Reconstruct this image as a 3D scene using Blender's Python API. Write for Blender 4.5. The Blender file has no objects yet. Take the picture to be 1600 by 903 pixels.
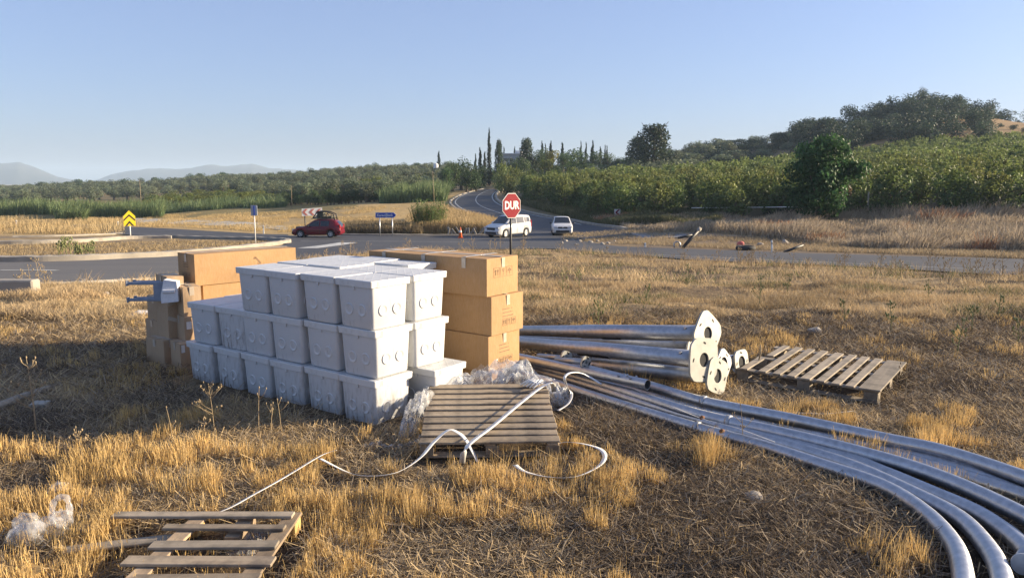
import bpy, math, random
import numpy as np
from mathutils import Vector, Matrix

random.seed(7)
RS = np.random.RandomState(11)
R = math.radians
scene = bpy.context.scene
col = scene.collection

# ------------------------------------------------------------------ camera
CAMH = 2.2
FPX = 1200.0; CY = 451.5; HZ = 285.0
PITCH = math.atan((CY - HZ) / FPX)
cam_d = bpy.data.cameras.new('camera'); cam = bpy.data.objects.new('camera', cam_d); col.objects.link(cam)
cam.location = (0, 0, CAMH); cam.rotation_euler = (R(90) - PITCH, 0, 0)
cam_d.sensor_width = 36; cam_d.lens = 36 * FPX / 1600.0
cam_d.clip_start = 0.05; cam_d.clip_end = 20000
scene.camera = cam
# ------------------------------------------------------------------ sky and sun
SUN_EL = R(15.5); SUN_AZ = R(78.0)          # azimuth clockwise from +Y: low sun on the right
w = bpy.data.worlds.new('World'); scene.world = w; w.use_nodes = True
nt = w.node_tree
bg = nt.nodes['Background']
sky = nt.nodes.new('ShaderNodeTexSky'); sky.sky_type = 'NISHITA'; sky.sun_disc = False
sky.sun_elevation = SUN_EL; sky.sun_rotation = SUN_AZ
sky.altitude = 60; sky.air_density = 1.0; sky.dust_density = 1.3; sky.ozone_density = 3.6
tn = nt.nodes.new('ShaderNodeMix'); tn.data_type = 'RGBA'; tn.blend_type = 'MULTIPLY'; tn.inputs[0].default_value = 1; tn.inputs[7].default_value = (1.0, .97, 1.14, 1)
nt.links.new(sky.outputs[0], tn.inputs[6]); hzm = nt.nodes.new('ShaderNodeMix'); hzm.data_type = 'RGBA'; hzm.inputs[0].default_value = .5; hzm.inputs[7].default_value = (1.45, 1.74, 2.55, 1)   # thin even summer haze over the blue
nt.links.new(tn.outputs[2], hzm.inputs[6]); nt.links.new(hzm.outputs[2], bg.inputs['Color']); bg.inputs['Strength'].default_value = 0.088
sl = bpy.data.lights.new('sun', 'SUN'); sun = bpy.data.objects.new('sun', sl); col.objects.link(sun)
sd = Vector((math.sin(SUN_AZ) * math.cos(SUN_EL), math.cos(SUN_AZ) * math.cos(SUN_EL), math.sin(SUN_EL)))
sun.rotation_euler = sd.to_track_quat('Z', 'Y').to_euler()
sl.energy = 5.0; sl.angle = R(0.5); sl.color = (1.0, 0.82, 0.57)
vs = scene.view_settings
vs.view_transform = 'Standard'; vs.look = 'None'; vs.exposure = 1.42; vs.gamma = 1.0; vs.use_curve_mapping = False
scene.cycles.volume_bounces = 0
scene.cycles.max_bounces = 6; scene.cycles.transparent_max_bounces = 12

# ------------------------------------------------------------------ pixel helpers (1600x903 photograph)
cP, sP = math.cos(PITCH), math.sin(PITCH)
def ray(px, py):
    u = (px - 800) / FPX; v = (CY - py) / FPX
    return (u, cP + v * sP, -sP + v * cP)
def gp(px, py, z=0.0):
    d = ray(px, py); t = (z - CAMH) / d[2]
    return Vector((d[0] * t, d[1] * t, z))
def at(px, py, Y):
    d = ray(px, py); t = Y / d[1]
    return Vector((d[0] * t, Y, CAMH + d[2] * t))
def to_px(x, y, z):
    dz = z - CAMH; f = y * cP - dz * sP; up = y * sP + dz * cP
    return 800 + FPX * x / f, CY - FPX * up / f

# ------------------------------------------------------------------ noise and terrain
def _h(ix, iy, s):
    n = (ix * 374761393 + iy * 668265263 + s * 982451653) & 0x7fffffff
    n = ((n ^ (n >> 13)) * 1274126177) & 0x7fffffff
    return ((n ^ (n >> 16)) & 0xffff) / 65535.0
def vnoise(x, y, s=0):
    x = np.asarray(x, float); y = np.asarray(y, float)
    ix = np.floor(x).astype(np.int64); iy = np.floor(y).astype(np.int64)
    fx = x - ix; fy = y - iy
    fx = fx * fx * (3 - 2 * fx); fy = fy * fy * (3 - 2 * fy)
    a = _h(ix, iy, s); b = _h(ix + 1, iy, s); c = _h(ix, iy + 1, s); d = _h(ix + 1, iy + 1, s)
    return (a * (1 - fx) + b * fx) * (1 - fy) + (c * (1 - fx) + d * fx) * fy
def fbm(x, y, s=0, o=4):
    t = 0; amp = .5; f = 1
    for k in range(o):
        t = t + amp * vnoise(np.asarray(x) * f + 17.3 * k, np.asarray(y) * f - 9.1 * k, s + k); amp *= .5; f *= 2
    return t / (1 - .5 ** o)

T_D = np.array([-50, 0, 13, 24, 36, 48, 60, 70, 80, 100, 130, 170, 220, 280, 350, 450, 700, 1200, 9000.])
_near = [0, 0, 0, -0.7, -1.22, -1.7]
_far = [-3, -5, -5]
T_PX = np.array([-600, 0, 200, 400, 600, 720, 800, 900, 1000, 1150, 1300, 1420, 1600, 1900, 2600.])
_T = [
 [-2.1, -2.4, -2.6, -3.0, -3.6, -4.2, -4.6, -4.6, -4.2, -4.2],
 [-2.1, -2.4, -2.6, -3.0, -3.6, -4.2, -4.5, -4.0, -3.4, -3.4],
 [-2.1, -2.4, -2.6, -3.0, -3.5, -3.6, -3.2, -2.4, -1.2, -1.2],
 [-2.1, -2.3, -2.4, -2.5, -2.6, -2.4, -1.4, 0.3, 2.2, 2.6],
 [-2.15, -2.2, -2.0, -1.5, -1.0, -0.5, 1.2, 3.4, 5.8, 6.0],
 [-2.2, -2.35, -2.2, -1.5, -0.5, 0.3, 2.0, 4.5, 7.0, 7.0],
 [-2.2, -2.4, -2.3, -1.5, -0.5, 1.0, 3.2, 6.0, 7.5, 7.0],
 [-2.2, -2.35, -2.2, -1.4, 0.0, 1.8, 4.2, 6.5, 7.5, 7.0],
 [-1.9, -1.7, -1.5, -0.6, 0.5, 2.6, 6.0, 9.5, 12., 12.],
 [-1.5, -1.3, -0.9, 0.0, 1.4, 4.0, 8.5, 14., 18., 18.],
 [-1.1, -0.7, -0.2, 0.9, 2.5, 5.6, 14., 21., 22., 20.],
 [-0.8, -0.2, 0.4, 1.6, 3.4, 7.0, 17., 28., 28., 26.],
 [-0.5, 0.1, 0.7, 2.2, 4.5, 8.0, 16., 23., 25., 24.],
 [-0.4, 0.3, 1.0, 2.6, 5.0, 9.0, 16., 23., 25., 24.],
 [-0.4, 0.3, 1.0, 2.6, 5.0, 9.0, 16., 23., 25., 24.]]
TT = np.array([_near + r + _far for r in _T])
def _smooth_idx(v, g):
    i = np.clip(np.searchsorted(g, v, side='right') - 1, 0, len(g) - 2)
    f = np.clip((v - g[i]) / (g[i + 1] - g[i]), 0, 1)
    return i, f
def _cr(p0, p1, p2, p3, x0, x1, x2, x3, f):
    h = x2 - x1
    m1 = .5 * ((p2 - p1) / h + (p1 - p0) / np.maximum(x1 - x0, 1e-6)); m2 = .5 * ((p2 - p1) / h + (p3 - p2) / np.maximum(x3 - x2, 1e-6))
    f2 = f * f; f3 = f2 * f
    return (2*f3 - 3*f2 + 1) * p1 + (f3 - 2*f2 + f) * h * m1 + (-2*f3 + 3*f2) * p2 + (f3 - f2) * h * m2
def base_z(x, y):
    x = np.asarray(x, float); y = np.asarray(y, float)
    px = 800 + 1190 * x / np.maximum(y, 12.)
    i, f = _smooth_idx(px, T_PX); f = f * f * (3 - 2 * f)
    j, g = _smooth_idx(y, T_D)
    n = len(T_D)
    j0 = np.maximum(j - 1, 0); j3 = np.minimum(j + 2, n - 1)
    def row(ii):
        return _cr(TT[ii, j0], TT[ii, j], TT[ii, j + 1], TT[ii, j3], T_D[j0], T_D[j], T_D[j + 1], T_D[j3] + (j3 == j + 1) * 1.0, g)
    return row(i) * (1 - f) + row(i + 1) * f
# nearest edge of the asphalt seen from the camera, as a function of the azimuth
E_PX = np.array([-900, -300, 0, 170, 280, 450, 600, 700, 860, 950, 1080, 1250, 1600, 2200, 3000.])
E_PY = np.array([470, 455, 449, 441, 434, 408, 395, 391, 390, 397, 408, 414, 433, 450, 470.])
_ys = np.linspace(15, 60, 400)
E_Y = []
for a, b in zip(E_PX, E_PY):
    az = (a - 800) / 1190.
    zz = base_z(az * _ys, _ys); q = [to_px(az * y, y, z)[1] for y, z in zip(_ys, zz)]
    E_Y.append(float(np.interp(-b, -np.array(q), _ys)))
E_Y = np.array(E_Y)
def field_edge(x, y):
    px = 800 + 1190 * np.asarray(x, float) / np.maximum(y, 1.)
    return np.interp(px, E_PX, E_Y)
def relief(x, y):
    x = np.asarray(x, float); y = np.asarray(y, float)
    e = field_edge(x, y)
    inside = np.clip((e - 1.0 - y) / 2.5, 0, 1)
    near = -.022 + 0.05 * (fbm(x * 1.3, y * 1.3, 3) - .5) + 0.03 * (fbm(x * 6, y * 6, 9, 3) - .5)
    mid = np.clip((y - 9.5) / 3, 0, 1) * (0.34 * (fbm(x * .45, y * .9, 21, 5) - .5) + .10 * (fbm(x * 2.5, y * 3.5, 31, 3) - .5))
    far = np.clip((y - 85) / 40, 0, 1) * (fbm(x * .06, y * .06, 41, 3) - .5) * np.clip(y / 150, .4, 1.6)
    return (near + mid) * inside + far * (np.abs(x) > -1)
ROADS = []      # filled with (ly, poly) later: relief is muted there
def in_poly(x, y, poly):
    x = np.asarray(x, float); y = np.asarray(y, float)
    inside = np.zeros(x.shape, bool); n = len(poly)
    for k in range(n):
        x1, y1 = poly[k]; x2, y2 = poly[(k + 1) % n]
        c = ((y1 > y) != (y2 > y)) & (x < (x2 - x1) * (y - y1) / ((y2 - y1) if y2 != y1 else 1e-9) + x1)
        inside ^= c
    return inside
def ground_px(px, py):
    "first point of the smooth terrain on the ray through a pixel"
    d = ray(px, py)
    Y = np.concatenate([np.arange(3, 60, .05), np.arange(60, 600, .25)])
    t = Y / d[1]; z = CAMH + d[2] * t; X = d[0] * t
    below = z <= base_z(X, Y)
    k = int(np.argmax(below)) if below.any() else len(Y) - 1
    return Vector((X[k], Y[k], float(base_z(X[k], Y[k]))))

# edges of the roads, traced on the ground
branchL = [(800, 371), (783, 360), (752, 343), (722, 330), (709, 321), (707, 315), (714, 309), (728, 303), (745, 298), (758, 295.5)]
branchR = [(1000, 371), (960, 358), (905, 349), (850, 339), (814, 331), (790, 323), (776, 315), (772, 307), (776, 301), (783, 297)]
LB = [ground_px(*p) for p in branchL]; RB = [ground_px(*p) for p in branchR]
ROADS.append([(p.x, p.y) for p in LB] + [(p.x, p.y) for p in reversed(RB)])
def near_road(x, y):
    return in_poly(x, y, ROADS[0])
def terr(x, y):
    r = relief(x, y)
    k = np.clip((np.asarray(y, float) - 85) / 1e9, 0, 1)
    # the branch road cuts a smooth bed
    cx = np.interp(y, [p.y for p in LB], [(a.x + b.x) / 2 for a, b in zip(LB, RB)])
    dd = np.abs(np.asarray(x, float) - cx)
    mute = np.clip((dd - 12) / 10, 0, 1)
    far = np.asarray(y, float) > 60
    return base_z(x, y) + np.where(far & (np.asarray(y) < 230), r * mute, r)
def tz(x, y):
    return float(terr(np.array([x]), np.array([y]))[0])

# ------------------------------------------------------------------ materials
def new_mat(name):
    m = bpy.data.materials.new(name); m.use_nodes = True
    return m, m.node_tree, m.node_tree.nodes['Principled BSDF']
def mixrgb(nt, fac, a, b, blend='MIX'):
    n = nt.nodes.new('ShaderNodeMix'); n.data_type = 'RGBA'; n.blend_type = blend
    for sck, v in ((n.inputs[0], fac), (n.inputs[6], a), (n.inputs[7], b)):
        if hasattr(v, 'is_output'): nt.links.new(v, sck)
        elif isinstance(v, (int, float)): sck.default_value = v
        else: sck.default_value = (*v, 1)
    return n.outputs[2]
def noise(nt, scale, detail=4, rough=.55, vec=None, coord='Object', stretch=None):
    tc = nt.nodes.new('ShaderNodeTexCoord'); n = nt.nodes.new('ShaderNodeTexNoise')
    n.inputs['Scale'].default_value = scale; n.inputs['Detail'].default_value = detail; n.inputs['Roughness'].default_value = rough
    if stretch:
        mp = nt.nodes.new('ShaderNodeMapping'); mp.inputs['Scale'].default_value = stretch
        nt.links.new(tc.outputs[coord], mp.inputs[0]); nt.links.new(mp.outputs[0], n.inputs[0])
    else: nt.links.new(tc.outputs[coord], n.inputs[0])
    return n.outputs[0]
def ramp(nt, inp, lo, hi, a=(0, 0, 0), b=(1, 1, 1)):
    r = nt.nodes.new('ShaderNodeValToRGB'); nt.links.new(inp, r.inputs[0])
    r.color_ramp.elements[0].position = lo; r.color_ramp.elements[1].position = hi
    r.color_ramp.elements[0].color = (*a, 1); r.color_ramp.elements[1].color = (*b, 1)
    return r.outputs[0]
def bump(nt, bs, h, strength=.3, dist=.01):
    b = nt.nodes.new('ShaderNodeBump'); b.inputs['Strength'].default_value = strength; b.inputs['Distance'].default_value = dist
    nt.links.new(h, b.inputs['Height']); nt.links.new(b.outputs[0], bs.inputs['Normal'])
def pmat(name, c1, c2=None, rough=.6, metal=0, scale=8, lo=.35, hi=.65, bmp=0, bscale=40, spec=.5, stretch=None, rvar=0):
    m, nt, bs = new_mat(name)
    c2 = c2 or tuple(c * .8 for c in c1)
    n = noise(nt, scale, 5, stretch=stretch)
    nt.links.new(ramp(nt, n, lo, hi, c1, c2), bs.inputs['Base Color'])
    bs.inputs['Roughness'].default_value = rough; bs.inputs['Metallic'].default_value = metal
    bs.inputs['Specular IOR Level'].default_value = spec
    if rvar:
        mr = nt.nodes.new('ShaderNodeMapRange'); mr.inputs[3].default_value = rough - rvar; mr.inputs[4].default_value = rough + rvar
        nt.links.new(n, mr.inputs[0]); nt.links.new(mr.outputs[0], bs.inputs['Roughness'])
    if bmp: bump(nt, bs, noise(nt, bscale, 4, stretch=stretch), bmp, .01)
    return m
def attr_mat(name, rough=.8, trans=0.0, rnd=.0, spec=.2, hue=0.0):
    "colour per blade or leaf from a colour attribute, tinted a little per object"
    m, nt, bs = new_mat(name)
    a = nt.nodes.new('ShaderNodeAttribute'); a.attribute_name = 'tint'
    c = a.outputs['Color']
    if rnd:
        oi = nt.nodes.new('ShaderNodeObjectInfo')
        hs = nt.nodes.new('ShaderNodeHueSaturation')
        mr = nt.nodes.new('ShaderNodeMapRange'); mr.inputs[3].default_value = 1 - rnd; mr.inputs[4].default_value = 1 + rnd
        nt.links.new(oi.outputs['Random'], mr.inputs[0]); nt.links.new(mr.outputs[0], hs.inputs['Value'])
        mh = nt.nodes.new('ShaderNodeMapRange'); mh.inputs[3].default_value = .5 - hue; mh.inputs[4].default_value = .5 + hue
        w2 = nt.nodes.new('ShaderNodeMath'); w2.operation = 'FRACT'; w3 = nt.nodes.new('ShaderNodeMath'); w3.operation = 'MULTIPLY'; w3.inputs[1].default_value = 7.31
        nt.links.new(oi.outputs['Random'], w3.inputs[0]); nt.links.new(w3.outputs[0], w2.inputs[0]); nt.links.new(w2.outputs[0], mh.inputs[0]); nt.links.new(mh.outputs[0], hs.inputs['Hue'])
        nt.links.new(c, hs.inputs['Color']); c = hs.outputs[0]
    nt.links.new(c, bs.inputs['Base Color'])
    bs.inputs['Roughness'].default_value = rough; bs.inputs['Specular IOR Level'].default_value = spec
    if trans:
        tr = nt.nodes.new('ShaderNodeBsdfTranslucent'); nt.links.new(c, tr.inputs[0])
        ms = nt.nodes.new('ShaderNodeMixShader'); ms.inputs[0].default_value = trans
        out = nt.nodes['Material Output']
        nt.links.new(bs.outputs[0], ms.inputs[1]); nt.links.new(tr.outputs[0], ms.inputs[2]); nt.links.new(ms.outputs[0], out.inputs[0])
    return m
M = {}
M['straw'] = attr_mat('dry_straw', .75, .25)
M['leaf'] = attr_mat('leaf', .6, .38, .22, .3, .02)
M['steel'] = pmat('galvanised_steel', (.35, .365, .39), (.50, .51, .54), .42, .92, 22, .3, .7, .012, 60, rvar=.10)
M['steel_dull'] = pmat('dull_galvanised_steel', (.30, .31, .33), (.46, .47, .49), .45, .85, 14, .3, .7, .02, 60, rvar=.12)
M['flange'] = pmat('zinc_coated_plate', (.30, .30, .275), (.40, .39, .355), .5, .35, 9, .3, .7, .06, 50)
M['hole'] = pmat('dark_opening', (.012, .012, .014), (.02, .02, .02), .9)
M['rust'] = pmat('rust', (.12, .05, .025), (.2, .09, .04), .9)
M['concrete'] = pmat('concrete', (.42, .39, .33), (.30, .28, .24), .9, 0, 3, .3, .75, .4, 30)
M['kerb'] = pmat('kerb_concrete', (.36, .325, .27), (.19, .17, .145), .9, 0, 1.1, .3, .8, .5, 12)
M['pipe_black'] = pmat('black_plastic', (.02, .02, .022), (.035, .035, .035), .5)
M['white_paint'] = pmat('white_paint', (.75, .75, .73), (.6, .6, .58), .5, 0, 5)
M['line'] = pmat('road_line_paint', (.5, .5, .47), (.2, .2, .2), .7, 0, 3, .45, .75)
M['grey_paint'] = pmat('grey_sign_back', (.35, .38, .44), (.28, .31, .37), .5, .3, 5)
M['red_paint'] = pmat('red_sign_paint', (.22, .003, .015), (.20, .003, .013), .6, 0, 6, spec=.15)
M['blue_paint'] = pmat('blue_sign_paint', (.02, .07, .42), (.02, .06, .36), .4, 0, 6)
M['yellow_paint'] = pmat('yellow_sign_paint', (.80, .60, .02), (.75, .55, .02), .4, 0, 6)
M['black_paint'] = pmat('black_sign_paint', (.015, .012, .01), (.03, .02, .02), .5)
M['ink'] = pmat('printing_ink', (.20, .125, .07), (.26, .165, .09), .85, 0, 60)
M['strap'] = pmat('white_strap', (.78, .77, .74), (.66, .65, .62), .45, 0, 20)
M['tape'] = pmat('packing_tape', (.52, .45, .36), (.46, .38, .29), .25, 0, 30)
M['paper'] = pmat('white_paper_label', (.72, .72, .70), (.6, .6, .58), .7)
M['foam'] = pmat('white_foam', (.78, .78, .78), (.68, .68, .68), .9, 0, 30)
M['stone'] = pmat('pale_stone', (.38, .34, .29), (.24, .21, .18), .95, 0, 14, .3, .7, .5, 30)
M['bark'] = pmat('bark', (.10, .08, .06), (.16, .13, .10), .95, 0, 6, .3, .7, .5, 20)
M['twig'] = pmat('dry_stalk', (.38, .29, .17), (.24, .18, .11), .9, 0, 30)
M['tyre'] = pmat('tyre_rubber', (.018, .018, .019), (.03, .03, .03), .8)
M['rim'] = pmat('wheel_rim', (.55, .56, .58), (.45, .46, .48), .35, .7)
M['glass'] = pmat('car_glass', (.012, .014, .017), (.02, .022, .026), .06, 0, 3, spec=.8)
M['carred'] = pmat('dark_red_car_paint', (.16, .008, .018), (.14, .008, .016), .3, .1, 3, spec=.5)
M['carwhite'] = pmat('white_car_paint', (.62, .62, .62), (.57, .57, .56), .3, 0, 3, spec=.5)
M['trim'] = pmat('black_car_trim', (.02, .02, .022), (.03, .03, .03), .5)
M['lens'] = pmat('headlight_lens', (.6, .62, .65), (.45, .47, .5), .12, .2)
M['redlens'] = pmat('tail_light_lens', (.45, .02, .02), (.35, .015, .015), .2)
M['orange'] = pmat('orange_cone_plastic', (.75, .16, .04), (.6, .12, .03), .5)
M['pinkcloth'] = pmat('faded_red_plastic', (.6, .15, .13), (.45, .10, .09), .7)

def plastic_box(name, dirt, hue=(.57, .58, .585)):
    m, nt, bs = new_mat(name)
    n1 = noise(nt, 2.2, 5, .6); n2 = noise(nt, 26, 6, .7, stretch=(1, 1, .25))
    c = mixrgb(nt, ramp(nt, n1, .35, .7), hue, tuple(h * .93 for h in hue))
    sep = nt.nodes.new('ShaderNodeSeparateXYZ'); tc = nt.nodes.new('ShaderNodeTexCoord')
    nt.links.new(tc.outputs['Object'], sep.inputs[0])
    low = nt.nodes.new('ShaderNodeMapRange'); low.inputs[1].default_value = .46; low.inputs[2].default_value = .0; low.inputs[3].default_value = 0; low.inputs[4].default_value = 1
    nt.links.new(sep.outputs[2], low.inputs[0])
    mu = nt.nodes.new('ShaderNodeMath'); mu.operation = 'MULTIPLY'
    nt.links.new(low.outputs[0], mu.inputs[0]); nt.links.new(ramp(nt, n2, .60 - dirt * .11, .66), mu.inputs[1])
    m2 = nt.nodes.new('ShaderNodeMath'); m2.operation = 'MULTIPLY'; m2.inputs[1].default_value = min(1, dirt)
    nt.links.new(mu.outputs[0], m2.inputs[0])
    c = mixrgb(nt, m2.outputs[0], c, (.17, .14, .11))
    nt.links.new(c, bs.inputs['Base Color']); bs.inputs['Roughness'].default_value = .45
    bs.inputs['Specular IOR Level'].default_value = .35
    bs.inputs['Subsurface Weight'].default_value = 0
    bump(nt, bs, noise(nt, 90, 3), .05, .004)
    return m
M['box'] = plastic_box('white_box_plastic', .35)
M['box_dirty'] = plastic_box('mud_splashed_box_plastic', 1.2)
# lid: embossed diamond tiles on its top face
m, nt, bs = new_mat('white_lid_plastic'); M['lid'] = m
tc = nt.nodes.new('ShaderNodeTexCoord'); mp = nt.nodes.new('ShaderNodeMapping'); mp.inputs['Rotation'].default_value = (0, 0, R(45)); mp.inputs['Scale'].default_value = (1, 1, 1)
nt.links.new(tc.outputs['Object'], mp.inputs[0])
br = nt.nodes.new('ShaderNodeTexBrick'); br.offset = 0; br.inputs['Scale'].default_value = 14; br.inputs['Mortar Size'].default_value = .06
br.inputs['Brick Width'].default_value = 1; br.inputs['Row Height'].default_value = 1; br.inputs['Mortar Smooth'].default_value = .4
nt.links.new(mp.outputs[0], br.inputs[0])
bump(nt, bs, br.outputs['Fac'], .5, .006)
d = noise(nt, 9, 5, .65)
nt.links.new(mixrgb(nt, ramp(nt, d, .5, .75), (.58, .59, .59), (.43, .42, .40)), bs.inputs['Base Color']); bs.inputs['Roughness'].default_value = .5
# cardboard
def cardboard(name, c):
    m, nt, bs = new_mat(name)
    n1 = noise(nt, 3, 5, .6); n2 = noise(nt, 120, 3, .6, stretch=(1, 1, .1))
    cc = mixrgb(nt, ramp(nt, n1, .3, .75), c, tuple(v * .82 for v in c))
    cc = mixrgb(nt, .12, cc, n2)
    nt.links.new(cc, bs.inputs['Base Color']); bs.inputs['Roughness'].default_value = .85; bs.inputs['Specular IOR Level'].default_value = .2
    bump(nt, bs, n1, .35, .03)
    return m
M['card'] = cardboard('cardboard', (.43, .24, .085))
M['card_old'] = cardboard('weathered_cardboard', (.44, .29, .155))
def wood(name, a, b, dark, axis='x'):
    m, nt, bs = new_mat(name)
    st = {'x': (1.2, 22, 22), 'y': (22, 1.2, 22), 'z': (22, 22, 1.2)}[axis]
    n1 = noise(nt, 1.1, 6, .75, stretch=st); n2 = noise(nt, 4.5, 5, .65)
    c = mixrgb(nt, ramp(nt, n1, .3, .7), a, b)
    c = mixrgb(nt, ramp(nt, n2, .45, .68), c, dark)
    oi = nt.nodes.new('ShaderNodeObjectInfo'); hs = nt.nodes.new('ShaderNodeHueSaturation')
    mr = nt.nodes.new('ShaderNodeMapRange'); mr.inputs[3].default_value = .68; mr.inputs[4].default_value = 1.22
    nt.links.new(oi.outputs['Random'], mr.inputs[0]); nt.links.new(mr.outputs[0], hs.inputs['Value']); nt.links.new(c, hs.inputs['Color'])
    nt.links.new(hs.outputs[0], bs.inputs['Base Color']); bs.inputs['Roughness'].default_value = .85
    bump(nt, bs, n1, .5, .006)
    return m
M['wood'] = wood('weathered_wood', (.37, .30, .21), (.26, .20, .14), (.13, .105, .08))
M['wood_grey'] = wood('grey_weathered_wood', (.38, .32, .24), (.27, .22, .165), (.17, .145, .11))
M['wood_new'] = wood('fresh_wood', (.58, .38, .14), (.46, .29, .10), (.36, .23, .09))
M['wood_y'] = wood('weathered_wood_lengthwise', (.44, .33, .21), (.31, .22, .14), (.17, .13, .09), 'y')
# crumpled film
m, nt, bs = new_mat('clear_plastic_film'); M['film'] = m
bs.inputs['Base Color'].default_value = (.85, .87, .9, 1); bs.inputs['Roughness'].default_value = .14
nn = noise(nt, 7, 3, .5)
nt.links.new(ramp(nt, nn, .35, .70, (.07, .07, .07), (.42, .42, .42)), bs.inputs['Alpha'])
bump(nt, bs, noise(nt, 16, 3), .7, .03)
m, nt, bs = new_mat('thin_bag_plastic'); M['bag'] = m
bs.inputs['Base Color'].default_value = (.82, .83, .85, 1); bs.inputs['Roughness'].default_value = .18; bs.inputs['Alpha'].default_value = .20
bump(nt, bs, noise(nt, 9, 2), .6, .03)
# asphalt
def asphalt(name, a, b, dust):
    m, nt, bs = new_mat(name)
    n1 = noise(nt, .35, 6, .72, stretch=(.4, 1.6, 1)); n2 = noise(nt, 40, 3)
    c = mixrgb(nt, ramp(nt, n1, .35, .7), a, b)
    c = mixrgb(nt, .25, c, n2, 'OVERLAY')
    n3 = noise(nt, .8, 5, .7, stretch=(.25, 1.5, 1))
    c = mixrgb(nt, ramp(nt, n3, .60, .78), c, dust)
    nt.links.new(c, bs.inputs['Base Color']); bs.inputs['Roughness'].default_value = .75; bs.inputs['Specular IOR Level'].default_value = .4
    bump(nt, bs, n2, .4, .01)
    return m
M['asphalt'] = asphalt('asphalt', (.038, .040, .046), (.070, .069, .072), (.13, .115, .095))
M['asphalt_dusty'] = asphalt('dusty_asphalt', (.10, .095, .09), (.135, .125, .11), (.21, .185, .15))
# ground
m, nt, bs = new_mat('soil_and_straw'); M['ground'] = m
a = nt.nodes.new('ShaderNodeAttribute'); a.attribute_name = 'tint'
n1 = noise(nt, 9, 7, .7); n2 = noise(nt, .6, 6, .65); n3 = noise(nt, 60, 4, .7, stretch=(1, .3, 1))
c = mixrgb(nt, ramp(nt, n1, .35, .68), (1.25, 1.22, 1.15), (.55, .52, .50))
c2 = mixrgb(nt, 1.0, a.outputs['Color'], c, 'MULTIPLY')
c3 = mixrgb(nt, ramp(nt, n2, .3, .75), (1.15, 1.12, 1.05), (.75, .74, .74))
c4 = mixrgb(nt, 1.0, c2, c3, 'MULTIPLY')
c5 = mixrgb(nt, ramp(nt, n3, .55, .75), c4, mixrgb(nt, 1.0, c4, (1.5, 1.4, 1.2), 'MULTIPLY'))
nt.links.new(c5, bs.inputs['Base Color']); bs.inputs['Roughness'].default_value = .95; bs.inputs['Specular IOR Level'].default_value = .1
bump(nt, bs, n1, .8, .05)
M['mountain'] = pmat('far_mountain_scrub', (.045, .05, .045), (.075, .075, .065), .95, 0, .004, .35, .65)
M['wall'] = pmat('house_render', (.42, .42, .42), (.36, .36, .37), .9, 0, 2)
M['roofm'] = pmat('pale_roof', (.66, .66, .66), (.6, .6, .6), .8, 0, 2)

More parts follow.
